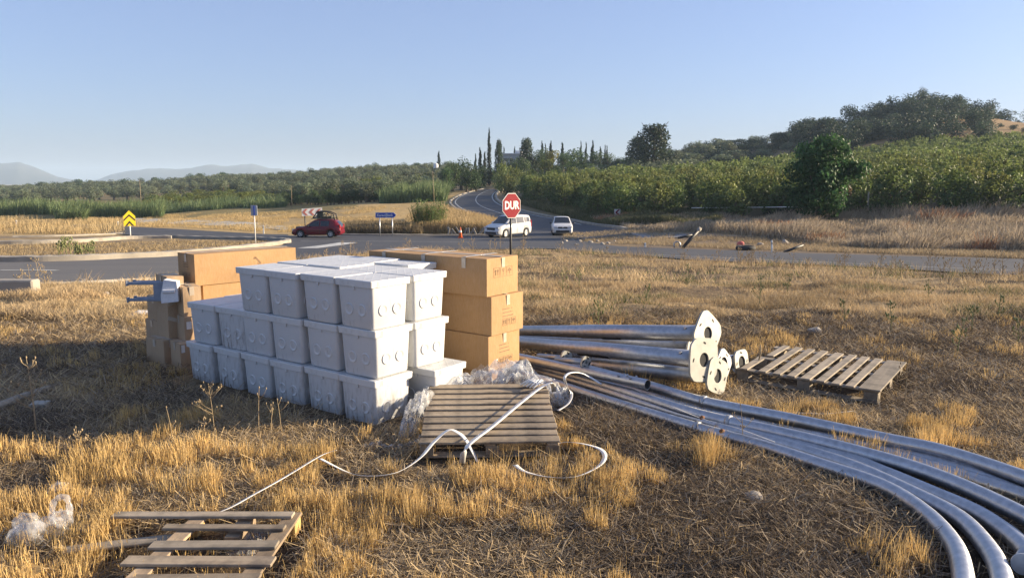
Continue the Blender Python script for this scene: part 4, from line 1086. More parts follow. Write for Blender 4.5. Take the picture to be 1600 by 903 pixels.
# yellow chevron
Y = 61; ct = at(202, 341, Y); gz = tz(ct.x, Y); s = empty('chevron_sign', (ct.x, Y, gz), R(34)); tag(s, 'yellow sign with two dark upward chevrons on a pale post at the island', 'road sign')
hc = ct.z - gz; k = Y / 1200
post(hc, .05, 'white_paint', s, y=.04)
def poly(pts): return [((x) * k, hc + z * k) for x, z in pts]
b = MB(); b.prism(poly([(-8.5, -12), (8.5, -12), (8.5, 3), (0, 12), (-8.5, 3)]), -.03, 0); pl = b.build('plate', M['yellow_paint'], s)
b = MB()
for z0 in (-3.6, -10.6): b.prism(poly([(-8, z0 - .8), (-8, z0 + 1.6), (0, z0 + 9.6), (8, z0 + 1.6), (8, z0 - .8), (0, z0 + 7.0)]), -.045, -.031) if z0 > -5 else b.prism(poly([(-6.2, -11.9), (-3.6, -11.9), (0, -7.2), (3.6, -11.9), (6.2, -11.9), (0, -4.2)]), -.045, -.031)
b.build('chevron', M['black_paint'], pl)
# blank grey sign back
Y = 49; ct = at(397, 329, Y); gz = tz(ct.x, Y); s = empty('road_sign', (ct.x, Y, gz), R(12)); tag(s, 'grey back of a small road sign on the island left of the red car', 'road sign')
hc = ct.z - gz; k = Y / 1200
b = MB(); b.box((0, -.02, hc), (9.5 * k, .02, 16 * k), bev=.01); b.build('plate', M['grey_paint'], s); b = MB(); b.box((0, -.05, hc), (1.6 * k, .04, 15 * k)); b.build('bracket', M['blue_paint'], s); post(hc, .035, 'white_paint', s)
# red and white chevron board
Y = 67; ct = at(487.5, 331.5, Y); gz = tz(ct.x, Y); s = empty('chevron_board', (ct.x, Y, gz), R(22)); tag(s, 'long white board with three pale red arrows pointing left behind the red car', 'road sign')
hc = ct.z - gz; k = Y / 1200
b = MB(); b.prism([(-15.5 * k, hc - 6 * k), (15.5 * k, hc - 5.2 * k), (15.5 * k, hc + 6.6 * k), (-15.5 * k, hc + 5.2 * k)], -.03, 0); pl = b.build('board', M['white_paint'], s)
b = MB()
for i in range(3):
    x0 = -15 + i * 10.3
    b.prism([((x0 + dx) * k, hc + dz * k) for dx, dz in ((0, 0), (5, 5), (8.6, 5), (4, 0), (8.6, -4.8), (5, -4.8))], -.045, -.031)
b.build('arrow', pmat('faded_red_paint', (.5, .17, .13), (.42, .14, .11), .5), pl)
post(hc, .05, 'trim', s, x=-11 * k, y=.05); post(hc, .05, 'trim', s, x=9 * k, y=.05)
# blue direction sign
Y = 63; ct = at(602.5, 336.3, Y); gz = tz(ct.x, Y); s = empty('direction_sign', (ct.x, Y, gz), R(3)); tag(s, 'blue arrow-shaped direction sign on two thin posts, right of the red car', 'road sign')
hc = ct.z - gz; k = Y / 1200
def arrow(g): return [((-15 - g) * k, hc + (-3.6 - g) * k), ((12.5 + g * .3) * k, hc + (-3.6 - g) * k), ((16 + g) * k, hc), ((12.5 + g * .3) * k, hc + (3.6 + g) * k), ((-15 - g) * k, hc + (3.6 + g) * k)]
b = MB(); b.prism(arrow(.7), -.03, 0); pl = b.build('plate', M['white_paint'], s)
b = MB(); b.prism(arrow(0), -.04, -.031); b.build('blue_face', M['blue_paint'], pl)
text_mesh('lettering', 'Karaoğlanlı', 5.6 * k, M['white_paint'], pl, (-1.2 * k, -.045, hc - .2 * k), (R(90), 0, 0), .002, .006, .93)
post(hc, .045, 'steel', s, x=-9.5 * k, y=.05); post(hc, .045, 'steel', s, x=10 * k, y=.05)
# small chevron at the branch
Y = 81; ct = at(964.5, 332, Y); gz = tz(ct.x, Y); s = empty('chevron_sign', (ct.x, Y, gz), R(8)); tag(s, 'small square white sign with one red arrow on the bank right of the branch road', 'road sign')
hc = ct.z - gz; k = Y / 1200
b = MB(); b.box((0, -.015, hc), (9.6 * k, .03, 10 * k)); pl = b.build('plate', M['white_paint'], s)
b = MB(); b.prism([((dx) * k, hc + dz * k) for dx, dz in ((-3.4, 0), (1.2, 4.4), (4.2, 4.4), (-.2, 0), (4.2, -4.4), (1.2, -4.4))], -.045, -.031); b.build('arrow', M['red_paint'], pl)
post(hc, .05, 'steel_dull', s, y=.05)
# poles and marker posts
for px, pt, Y, r, lb, lean in ((218, 281, 140, .10, 'thin wooden utility pole in front of the olive hill on the left', 0), (678, 268, 120, .09, 'thin leaning pole beside the reeds left of the branch road', .10), (455, 290, 130, .08, 'thin pole between the vine rows behind the red car', 0)):
    t = at(px, pt, Y); gz = tz(t.x, Y); b = MB(); b.tube([(0, 0, -.5), (-lean * 2, 0, t.z - gz)], [r * .6, r * .4], 8); root = empty('utility_pole', (t.x, Y, gz)); tag(root, lb, 'pole'); b.build('pole', M['twig'], root)
    a_ = MB(); a_.box((-lean * 2, 0, t.z - gz - .3), (.7, .05, .06)); a_.build('cross_arm', M['twig'], root)
def marker(px, pt, pb_, wpx, lb, mat='white_paint', lean=0, reflector=False):
    g_ = ground_px(px, pb_); t = at(px, pt, g_.y); w_ = wpx / 1200 * g_.y
    root = empty('marker_post', (g_.x, g_.y, tz(g_.x, g_.y)), 0); tag(root, lb, 'marker post')
    h = t.z - g_.z; b = MB(); b.box((lean * .1, 0, h / 2), (w_, w_ * .6, h + .1), bev=.01, rot=Matrix.Rotation(lean, 4, 'Y')); b.build('post', M[mat], root)
    b = MB(); b.box((lean * .2, -.005, h * .82), (w_ * 1.05, w_ * .64, h * .08)); b.build('band', M['trim'], root)
marker(1206, 377, 395, 2.6, 'white leaning marker post at the far edge of the right road arm', lean=-.08)
marker(1008, 381, 387.5, 2.6, 'short white marker stub at the far edge of the road below the dark beam')
marker(412, 353, 366, 1.8, 'thin pale marker post behind the island, right of the grey sign back')
marker(184, 347, 354, 2.2, 'short white marker post left of the yellow chevron sign')
marker(26, 345, 354, 2.2, 'short white marker post near the left edge, in front of the reeds')
g_ = ground_px(1355, 338); root = empty('fence_post', (g_.x, g_.y, tz(g_.x, g_.y))); tag(root, 'tall thin grey fence post in front of the orchard on the right', 'fence post')
b = MB(); h = at(1355, 300, g_.y).z - g_.z; b.tube([(0, 0, -.3), (0, 0, h)], .07, 8); b.build('post', M['concrete'], root)
# irrigation pipe line along the orchard foot
pp = [ground_px(px, 341) + Vector((0, 0, 1.0)) for px in (1080, 1180, 1230, 1290)]; b = MB(); b.tube(spline(pp, 5), .045, 6); o = b.build('irrigation_pipe', M['white_paint']); tag(o, 'thin pale pipe running along the foot of the orchard', 'pipe')
# cone
g_ = ground_px(719.5, 373); root = empty('traffic_cone', (g_.x, g_.y, tz(g_.x, g_.y) + .04)); tag(root, 'orange and white traffic cone at the road edge left of the white van', 'traffic cone')
b = MB(); b.box((0, 0, .03), (.42, .42, .05), bev=.01); b.build('base', M['orange'], root)
b = MB(); b.tube([(0, 0, .05), (0, 0, .88)], [.16, .03], 14); b.build('cone', M['orange'], root)
b = MB(); b.tube([(0, 0, .45), (0, 0, .62)], [.108, .082], 14, cap=False); b.build('band', M['white_paint'], root)
# dumped beam, tyre and rubbish beyond the road
g_ = ground_px(1066, 388); t = at(1094, 357, g_.y + .6)
b = MB(); base = Vector((g_.x, g_.y, g_.z)); b.tube([base, t], [.11, .13], 4); root = b.build('dark_beam', M['pipe_black']); tag(root, 'dark beam with a pale end sticking up diagonally from the rubble beyond the road', 'beam')
b = MB(); dd = (t - base).normalized(); b.tube([t - dd * .30, t + dd * .02], [.125, .14], 4); b.build('pale_end', M['kerb'], root)
b = MB(); m0 = at(1060, 372, g_.y); b.tube([m0, base.lerp(t, .72)], .07, 6); b.build('cross_bar', M['pipe_black'], root)
b = MB(); P = [at(1058 + 5 * math.cos(a), 383 - 5.5 * math.sin(a), g_.y) for a in np.linspace(-.6, 3.9, 12)]; b.tube(P, .045, 6); o = b.build('bent_hose', M['steel_dull']); tag(o, 'pale bent hose curled at the foot of the dark beam', 'hose')
g_ = ground_px(1165, 391)
b = MB(); P = [Vector((.42 * math.cos(a), .42 * math.sin(a), .12)) for a in np.linspace(0, 2 * math.pi, 25)]; b.tube(P, .13, 8, cap=False); o = b.build('old_tyre', M['tyre']); o.location = (g_.x, g_.y, tz(g_.x, g_.y)); tag(o, 'old black tyre lying in the rubble beyond the road', 'tyre')
g_ = ground_px(1240, 394); b = MB(); b.tube([Vector((-.5, 0, 0)), Vector((.55, .2, .35))], .07, 6); o = b.build('black_stick', M['pipe_black']); o.location = (g_.x, g_.y, tz(g_.x, g_.y)); tag(o, 'short black stick slanting from the rubble right of the tyre', 'stick')
def rock(name, loc, size, mat, label, cat='stone', seed=0, group=None, flat=.65):
    import bmesh
    bm = bmesh.new(); bmesh.ops.create_icosphere(bm, subdivisions=2, radius=1)
    rs = np.random.RandomState(seed)
    dirs = rs.normal(size=(7, 3)); dirs /= np.linalg.norm(dirs, axis=1)[:, None]; cut = rs.uniform(.55, .9, 7)
    for v in bm.verts:
        p = np.array(v.co)
        for d_, c_ in zip(dirs, cut):
            k_ = p @ d_
            if k_ > c_: p = p - d_ * (k_ - c_)
        v.co = Vector(p * (1 + rs.uniform(-.04, .04)))
        v.co.z *= flat
    me = bpy.data.meshes.new(name); bm.to_mesh(me); bm.free(); me.materials.append(M[mat])
    o = bpy.data.objects.new(name, me); col.objects.link(o); o.location = loc; o.scale = (size, size * rs.uniform(.7, 1), size); o.rotation_euler = (0, 0, rs.uniform(0, 6)); tag(o, label, cat, group); return o
g_ = ground_px(1157, 383); rock('red_plastic_heap', (g_.x, g_.y, g_.z + .08), .26, 'pinkcloth', 'faded red plastic heap in the rubble beyond the tyre', 'rubbish', 3)
g_ = ground_px(1188, 383); rock('white_sack', (g_.x, g_.y, g_.z + .04), .28, 'stone', 'white sack lying right of the faded red heap', 'sack', 5)
g_ = ground_px(1226, 381); rock('white_sack', (g_.x, g_.y, g_.z + .06), .36, 'stone', 'pale sack near the black stick in the rubble', 'sack', 6)
g_ = ground_px(588, 366); rock('boulder', (g_.x, g_.y, g_.z + .2), .55, 'stone', 'pale boulder at the foot of the blue direction sign', 'stone', 7)
for i, (px, py, s_) in enumerate(((884, 378, 0.21), (895, 376, 0.17), (905, 379, 0.25), (914, 375, 0.18), (922, 380, 0.22), (933, 378, 0.16), (941, 383, 0.20), (950, 381, 0.15), (900, 384, 0.15), (877, 381, 0.18), (925, 372, 0.15), (960, 378, 0.13))):
    g_ = ground_px(px, py); rock('stone', (g_.x, g_.y, g_.z + .05), s_, 'stone', 'pale stone among the rubble at the corner of the junction, right of the stop sign', 'stone', 20 + i, 'pale stones at the junction corner')
for i in range(14):
    px = 700 + i * 5.2 + random.uniform(-2, 2); Ys_ = 65.6; g_ = Vector(((px - 800) / 1190 * Ys_, Ys_, tz((px - 800) / 1190 * Ys_, Ys_)))
    b = MB(); lean = random.uniform(-.8, .8); b.box((0, 0, .3), (random.uniform(.12, .22), .1, random.uniform(.6, 1.0)), rot=Matrix.Rotation(lean, 4, 'Y'), bev=.02); o = b.build('broken_slab', M['kerb']); o.location = (g_.x, g_.y + random.uniform(0, 1), g_.z); tag(o, 'broken concrete slab leaning at the foot of the dry bank left of the white van', 'concrete slab', 'broken slabs at the foot of the dry bank')
for i, (px, py, s_, lb) in enumerate(((1178, 784, .075, 'largest grey stone in the shaded stubble in front of the bent tubes'), (1140, 777, .045, 'pale stone left of the largest grey stone'), (20, 697, .06, 'round pale stone near the left edge, beyond the plastic bags'), (34, 704, .045, 'white stone just right of the round pale stone at the left edge'), (1108, 832, .05, 'small grey stone at the near right of the field'), (1272, 521, .12, 'pale stone in the rough ground beyond the grey pallet'), (131, 440, .09, 'small white stone on the sunny stubble near the kerb'), (167, 462, .07, 'small white stone in the middle of the sunny stubble'), (1170, 500, .08, 'pale stone beyond the topmost flange plate'))):
    g_ = gp(px, py) if py > 560 else ground_px(px, py); rock('stone', (g_.x, g_.y, tz(g_.x, g_.y) + s_ * .25), s_, 'stone', lb, 'stone', 50 + i, None, .6)
# concrete block at the left edge of the field
g_ = ground_px(10, 463); b = MB(); b.box((-.60, .15, .14), (2.3, .30, .36), bev=.03); o = b.build('concrete_block', M['kerb']); o.location = (g_.x, g_.y, tz(g_.x, g_.y)); tag(o, 'pale concrete block at the left edge of the field beside the road', 'concrete block')
# black rag on lane
g_ = ground_px(250, 349); rock('black_sheet', (g_.x, g_.y, g_.z + .05), .5, 'pipe_black', 'flat black scrap on the pale lane right of the yellow sign', 'rubbish', 9, flat=.2)

# ------------------------------------------------------------------ CARS
def car(P, root_loc, heading, label, paint, name='parked_car'):
    """P: dict of outline curves. local +x = nose. Body is one lofted skin with real wheel arches."""
    root = empty(name, root_loc, heading); tag(root, label, P['cat'])
    L_, Wd = P['L'], P['W']; hw = Wd / 2
    xs = sorted(set(list(np.linspace(-L_ / 2, L_ / 2, 57)) + [wx + s * P['rw'] * 1.16 * math.sin(t) for wx in P['wheels'] for s in (-1, 1) for t in np.linspace(.1, 1.57, 6)]))
    f = lambda key, x: float(np.interp(x, [p[0] for p in P[key]], [p[1] for p in P[key]]))
    rings = []
    for x in xs:
        zb = f('bottom', x)
        for wx in P['wheels']:
            d_ = abs(x - wx); ra = P['rw'] * 1.17
            if d_ < ra: zb = max(zb, P['rw'] + math.sqrt(ra * ra - d_ * d_))
        belt = f('belt', x); top = f('top', x)
        plan = 1 - .16 * max(0, (abs(x) / (L_ / 2) - .72) / .28) ** 2
        w0 = hw * plan; belt = min(belt, top); g_ = max(top - belt, 0)
        wt = w0 * (1 - min(1, g_ / .55) * P['tumble']) 
        zb = min(zb, belt - .03)
        mid = zb + (belt - zb) * .55
        rings.append([(w0 * .93, zb), (w0 * .985, zb + (belt - zb) * .15), (w0, mid), (w0 * .985, belt - .03), (w0 * .955, belt), (wt * .93, belt + g_ * .88), (wt * .82, belt + g_ * .975), (wt * .5, top + .012), (0, top + .02)])
    n = len(rings[0]); vs = []; fs = []
    for x, r_ in zip(xs, rings):
        vs += [(x, y, z) for y, z in r_] + [(x, -y, z) for y, z in reversed(r_[:-1])]
    m_ = 2 * n - 1
    for i in range(len(xs) - 1):
        for k in range(m_ - 1): fs.append((i * m_ + k, i * m_ + k + 1, (i + 1) * m_ + k + 1, (i + 1) * m_ + k))
        fs.append((i * m_ + m_ - 1, i * m_, (i + 1) * m_, (i + 1) * m_ + m_ - 1))
    fs.append(tuple(range(m_))); fs.append(tuple((len(xs) - 1) * m_ + k for k in range(m_))[::-1])
    b = MB(); b.add(vs, fs, None, True); b.sm[-1] = b.sm[-2] = False; b.build('body', M[paint], root)
    def side_y(x, z, s, e=.012):
        zb = f('bottom', x); belt = f('belt', x); top = f('top', x); g_ = max(top - belt, .01)
        plan = 1 - .16 * max(0, (abs(x) / (L_ / 2) - .72) / .28) ** 2; w0 = hw * plan
        wt = w0 * (1 - min(1, g_ / .55) * P['tumble'])
        if z <= belt: y = w0 * 1.0 if z < belt - .05 else w0 * .97
        else:
            t = (z - belt) / (g_ * .88); y = w0 * .955 + (wt * .93 - w0 * .955) * min(t, 1)
        return s * (y + e)
    for s in (-1, 1):
        for nm, poly in P['windows']:
            c = (sum(p[0] for p in poly) / len(poly), sum(p[1] for p in poly) / len(poly))
            vs = []; fs = []; sub = []
            for i in range(len(poly)):
                a, b_ = poly[i], poly[(i + 1) % len(poly)]
                for t in (0, .5): sub.append((a[0] + (b_[0] - a[0]) * t, a[1] + (b_[1] - a[1]) * t))
            vs = [(c[0], side_y(*c, s), c[1])] + [(p[0], side_y(*p, s), p[1]) for p in sub]
            fs = [(0, i + 1, (i + 1) % len(sub) + 1) for i in range(len(sub))]
            b = MB(); b.add(vs, fs); b.build(nm, M['glass'], root, fixn=False)
        b = MB()
        for x0, z0, x1, z1 in P['seams']:
            for j in range(8):
                t0, t1 = j / 8, (j + 1) / 8
                a = (x0 + (x1 - x0) * t0, z0 + (z1 - z0) * t0); c = (x0 + (x1 - x0) * t1, z0 + (z1 - z0) * t1)
                wv = .012; dx, dz = (wv, 0) if abs(x1 - x0) < abs(z1 - z0) else (0, wv)
                b.add([(a[0] - dx, side_y(*a, s, .006), a[1] - dz), (a[0] + dx, side_y(*a, s, .006), a[1] + dz), (c[0] + dx, side_y(*c, s, .006), c[1] + dz), (c[0] - dx, side_y(*c, s, .006), c[1] - dz)], [(0, 1, 2, 3)])
        b.build('door_trim', M['trim'], root, fixn=False)
        b = MB()
        for hx, hz_ in P['handles']: b.box((hx, side_y(hx, hz_, s, .02), hz_), (.16, .03, .035))
        b.build('door_handle', M[P.get('handle_mat', paint)], root)
        b = MB(); mx, mz = P['mirror']; b.box((mx, s * (hw + .10), mz), (.12, .20, .14), bev=.03); b.build('mirror', M[P.get('mirror_mat', paint)], root)
    for wx in P['wheels']:
        for s in (-1, 1):
            y = s * (hw - .10); rw = P['rw']
            b = MB(); N = 28; prof = [(rw * .62, .10), (rw * .93, .10), (rw, .07), (rw, -.08), (rw * .9, -.10), (rw * .3, -.10)]
            vs = []; fs = []
            for k in range(N):
                a = 2 * math.pi * k / N
                for r_, o_ in prof: vs.append((wx + r_ * math.cos(a), y + s * o_, rw + r_ * math.sin(a)))
            for k in range(N):
                for j in range(len(prof) - 1): fs.append((k * 6 + j, k * 6 + j + 1, ((k + 1) % N) * 6 + j + 1, ((k + 1) % N) * 6 + j))
            b.add(vs, fs, None, True); wh = b.build('wheel', M['tyre'], root)
            b = MB(); b.tube([(wx, y + s * .02, rw), (wx, y + s * .04, rw)], rw * .62, 24); b.build('brake_disc', M['trim'], wh)
            b = MB(); b.tube([(wx, y + s * .05, rw), (wx, y + s * .095, rw)], rw * .17, 12)
            for k in range(P.get('spokes', 5)):
                a = 2 * math.pi * k / P.get('spokes', 5); ra = Matrix.Translation((wx, 0, rw)) @ Matrix.Rotation(a, 4, 'Y') @ Matrix.Translation((-wx, 0, -rw))
                b.box((wx + rw * .36, y + s * .078, rw), (rw * .56, .03, rw * .22), M4=ra)
            ringp = [(wx + rw * .60 * math.cos(a), y + s * .085, rw + rw * .60 * math.sin(a)) for a in np.linspace(0, 2 * math.pi, 25)]
            b.tube(ringp, rw * .065, 6, cap=False); b.build('rim', M['rim'], wh)
    # inner dark tub so arches and underside read as openings
    b = MB(); b.box((0, 0, (P['rw'] + .34)), (L_ * .86, Wd * .70, .40)); b.build('underbody', M['trim'], root)
    def patch(nm, mat, pts, s_all=(1,), off=0):
        for s in s_all:
            b = MB(); n_ = len(pts); b.add([(x, y * s, z) for x, y, z in pts], [tuple(range(n_))]); b.build(nm, M[mat], root, fixn=False)
    def skin_z(x, y):
        i = int(np.clip(np.searchsorted(xs, x), 1, len(xs) - 1)); t = (x - xs[i - 1]) / (xs[i] - xs[i - 1] + 1e-9)
        zz = []
        for r_ in (rings[i - 1], rings[i]):
            up = r_[4:]; zz.append(float(np.interp(abs(y), [q[0] for q in reversed(up)], [q[1] for q in reversed(up)])))
        return zz[0] * (1 - t) + zz[1] * t
    for nm, mat, pts, both in P['patches']:
        (xa, ya, _), _, (xb, yb, _), _ = pts; ya, yb = abs(ya), abs(yb); nu, nv = 10, 8
        vs = []; dirx = 1 if xa > 0 else -1
        for j in range(nv + 1):
            t = j / nv; x = xa + (xb - xa) * t; hy = ya + (yb - ya) * t
            for i in range(nu + 1):
                y = -hy + 2 * hy * i / nu; vs.append((x + .012 * dirx, y, skin_z(x, y) + .014))
        b = MB(); b.add(vs, [(j * (nu + 1) + i, j * (nu + 1) + i + 1, (j + 1) * (nu + 1) + i + 1, (j + 1) * (nu + 1) + i) for j in range(nv) for i in range(nu)], None, True); b.build(nm, M[mat], root, fixn=False)
    for nm, mat, c, d_, both in P['blocks']:
        for s in ((1, -1) if both else (1,)):
            b = MB(); b.box((c[0], c[1] * s, c[2]), d_, bev=.02); b.build(nm, M[mat], root)
    return root
hatch = dict(cat='car', L=3.82, W=1.62, rw=.285, wheels=(1.23, -1.15), tumble=.17,
    bottom=[(-1.91, .30), (-1.8, .20), (1.75, .18), (1.91, .30)],
    belt=[(-1.91, .70), (-1.86, .84), (-1.0, .88), (.6, .87), (.85, .86), (1.55, .72), (1.86, .60), (1.91, .50)],
    top=[(-1.91, .72), (-1.87, .90), (-1.72, 1.14), (-1.50, 1.33), (-1.2, 1.40), (-.2, 1.42), (.12, 1.38), (.85, .90), (1.1, .84), (1.55, .75), (1.86, .62), (1.91, .52)],
    windows=[('side_window', [(-.28, .89), (.72, .89), (.15, 1.27), (-.05, 1.325), (-.28, 1.33)]), ('side_window', [(-.36, .89), (-.36, 1.33), (-1.02, 1.31), (-1.06, 1.26), (-1.02, .90)])],
    seams=[(-.32, .25, -.32, .86), (.62, .30, .70, .84), (-.98, .55, -1.0, .86), (-1.0, .55, .7, .52), (-.7, .22, .8, .21)], handles=[(-.12, .78), (-.80, .78)], mirror=(.56, .92), mirror_mat='trim',
    patches=[('windscreen', 'glass', [(.80, -.62, .925), (.80, .62, .925), (.17, .52, 1.365), (.17, -.52, 1.365)], False), ('rear_window', 'glass', [(-1.875, -.55, .93), (-1.60, -.48, 1.27), (-1.60, .48, 1.27), (-1.875, .55, .93)], False)],
    blocks=[('headlight', 'lens', (1.80, .55, .60), (.20, .30, .13), True), ('tail_light', 'redlens', (-1.85, .62, .86), (.10, .16, .30), True), ('front_bumper', 'trim', (1.84, 0, .36), (.18, 1.38, .20), False), ('rear_bumper', 'carred', (-1.86, 0, .42), (.16, 1.46, .22), False), ('number_plate', 'white_paint', (1.94, 0, .36), (.02, .5, .11), False)])
Y = 57.5; g_ = ground_px(498, 371.5)
rc = car(hatch, (g_.x, g_.y, tz(g_.x, g_.y) + .045), math.pi - .02, 'dark red hatchback driving left on the cross road with dark frames on its roof', 'carred', 'passing_car')
rl = empty('roof_load', rc.location + Vector((0, 0, 1.42)), math.pi); tag(rl, 'tangle of dark folded metal frames carried on the roof of the red car', 'roof load')
b = MB()
for yy in (-.45, .45):
    b.tube([(.45, yy, .06), (-1.35, yy, .06)], .025, 6); b.tube([(.3, yy, .10), (-.1, yy, .62), (-.85, yy, .58), (-1.35, yy, .38), (-1.42, yy, -.10)], .05, 6)
    b.tube([(-.55, yy, .10), (-.62, yy, .46)], .03, 6); b.tube([(-.9, yy, .10), (-.62, yy, .44)], .025, 6); b.tube([(-1.1, yy, .05), (-1.15, yy, .36)], .03, 6)
for x_, z_ in ((-.1, .5), (-.85, .47), (-1.35, .3), (-.5, .08), (-1.3, .08)): b.tube([(x_, -.45, z_), (x_, .45, z_)], .028, 6)
b.build('metal_frame', M['pipe_black'], rl)
b = MB(); b.box((-.28, 0, .36), (.5, .8, .46), bev=.03); b.box((-.75, 0, .16), (.8, .7, .14), bev=.03); b.build('bundle', pmat('dark_olive_cloth', (.05, .055, .045), (.08, .08, .06), .9), rl)
b = MB(); b.box((.10, 0, .12), (.3, .8, .12), bev=.02); b.build('folded_cloth', M['kerb'], rl)
vanp = dict(cat='van', L=4.16, W=1.76, rw=.32, wheels=(1.22, -1.27), tumble=.13, spokes=7,
    bottom=[(-2.08, .35), (-1.98, .25), (1.9, .22), (2.08, .34)],
    belt=[(-2.08, .95), (-2.02, 1.06), (-1.0, 1.10), (.9, 1.05), (1.2, 1.02), (1.85, .88), (2.04, .70), (2.08, .55)],
    top=[(-2.08, 1.0), (-2.05, 1.25), (-1.98, 1.62), (-1.85, 1.74), (-1.0, 1.78), (.1, 1.76), (.35, 1.70), (1.2, 1.08), (1.5, 1.01), (1.85, .91), (2.04, .73), (2.08, .57)],
    windows=[('side_window', [(-.1, 1.12), (.98, 1.08), (.38, 1.55), (.2, 1.62), (-.1, 1.63)]), ('side_window', [(-.18, 1.12), (-.18, 1.62), (-1.0, 1.62), (-1.05, 1.15)]), ('side_window', [(-1.15, 1.16), (-1.1, 1.60), (-1.75, 1.58), (-1.82, 1.22)])],
    seams=[(-.14, .35, -.14, 1.08), (.86, .40, .95, 1.04), (-1.08, .5, -1.08, 1.1), (-1.05, .88, -1.9, .90), (-.95, .30, .9, .28)], handles=[(0.0, .98), (-.95, .98)], mirror=(.82, 1.16), mirror_mat='carwhite',
    patches=[('windscreen', 'glass', [(1.16, -.70, 1.115), (1.16, .70, 1.115), (.40, .60, 1.68), (.40, -.60, 1.68)], False), ('rear_window', 'glass', [(-2.07, -.60, 1.12), (-1.99, -.55, 1.6), (-1.99, .55, 1.6), (-2.07, .60, 1.12)], False)],
    blocks=[('headlight', 'lens', (1.93, .64, .80), (.24, .30, .14), True), ('tail_light', 'redlens', (-2.02, .72, 1.05), (.10, .12, .55), True), ('grille', 'trim', (2.05, 0, .72), (.10, .86, .20), False), ('lower_grille', 'trim', (2.06, 0, .40), (.10, 1.20, .16), False), ('fog_light', 'trim', (2.01, .66, .45), (.14, .22, .14), True), ('number_plate', 'white_paint', (2.125, 0, .55), (.02, .5, .11), False)])
g_ = ground_px(794, 371)
car(vanp, (g_.x, g_.y, tz(g_.x, g_.y) + .06), math.atan2(-.74, -.67), 'white passenger van turning out of the branch road behind the stop sign', 'carwhite', 'passenger_van')
sal = dict(cat='car', L=4.25, W=1.75, rw=.30, wheels=(1.32, -1.25), tumble=.20,
    bottom=[(-2.12, .35), (-2.0, .24), (1.95, .20), (2.12, .32)],
    belt=[(-2.12, .80), (-2.05, .93), (-1.0, .95), (.8, .93), (1.1, .92), (1.8, .80), (2.06, .66), (2.12, .5)],
    top=[(-2.12, .83), (-2.06, .97), (-1.7, 1.1), (-1.1, 1.48), (-.3, 1.52), (.1, 1.49), (.95, .97), (1.3, .93), (1.8, .84), (2.06, .68), (2.12, .52)],
    windows=[('side_window', [(-.2, .98), (.75, .97), (.12, 1.40), (-.2, 1.42)]), ('side_window', [(-.28, .98), (-.28, 1.42), (-1.0, 1.38), (-1.35, 1.02)])],
    seams=[(-.24, .3, -.24, .94), (.74, .35, .82, .92)], handles=[(-.05, .86), (-1.0, .86)], mirror=(.66, 1.0), mirror_mat='trim',
    patches=[('windscreen', 'glass', [(.90, -.70, 1.01), (.90, .70, 1.01), (.15, .58, 1.475), (.15, -.58, 1.475)], False)],
    blocks=[('headlight', 'lens', (1.98, .62, .70), (.22, .34, .13), True), ('tail_light', 'redlens', (-2.06, .65, .85), (.10, .3, .18), True), ('grille', 'trim', (2.09, 0, .68), (.09, .82, .14), False), ('lower_grille', 'trim', (2.10, 0, .36), (.10, 1.15, .18), False), ('emblem', 'rim', (2.14, 0, .72), (.03, .12, .13), False), ('number_plate', 'white_paint', (2.16, 0, .50), (.02, .5, .11), False)])
g_ = ground_px(877.5, 367)
car(sal, (g_.x, g_.y, tz(g_.x, g_.y) + .06), R(-90) - .02, 'white saloon car coming head-on down the branch road', 'carwhite', 'passing_car')

# ------------------------------------------------------------------ HOUSE AND SHED ON THE HILL
def house(px, top_row, Y, w_, d_, label, cat='house'):
    t = at(px, top_row, Y); gz = tz(t.x, Y + d_ / 2) - 1.0; h = t.z - gz
    root = empty('house', (t.x, Y, gz), R(-12)); tag(root, label, cat)
    b = MB(); b.box((0, d_ / 2, h / 2), (w_, d_, h)); b.build('wall', M['wall'], root)
    b = MB(); b.box((0, d_ / 2, h + .12), (w_ + .9, d_ + .9, .24)); b.build('roof', M['roofm'], root)
    b = MB(); b.box((w_ * .28, d_ / 2, h + .6), (w_ * .3, d_ * .5, .9)); b.build('roof_room', M['roofm'], root)
    for zf in ((h - 1.7), (h - 4.6)):
        for x in (-w_ * .32, 0, w_ * .32):
            if zf > 1:
                b = MB(); b.box((x, -.02, zf), (1.1, .08, 1.0)); wi = b.build('window', M['glass'], root)
                b = MB(); b.box((x, -.07, zf - .56), (1.3, .16, .10)); b.build('sill', M['roofm'], wi)
    b = MB(); b.tube([(w_ * .5 + .3, -.3, 0), (w_ * .5 + .3, -.3, h)], .12, 8); b.build('porch_post', M['roofm'], root)
house(799, 241, 235, 6.2, 6, 'grey house with a flat pale roof among the cypresses on the hilltop')
g_ = at(681, 255, 285); hz_ = tz(g_.x, 285)
root = empty('water_tank', (g_.x, 285, hz_ - .5)); tag(root, 'tiny white domed tank above the olive trees left of the branch road', 'water tank')
b = MB(); hh = g_.z - hz_; b.tube([(0, 0, 0), (0, 0, hh), (0, 0, hh + .3), (0, 0, hh + .5)], [.9, .9, .6, .1], 16); b.build('tank', M['roofm'], root)
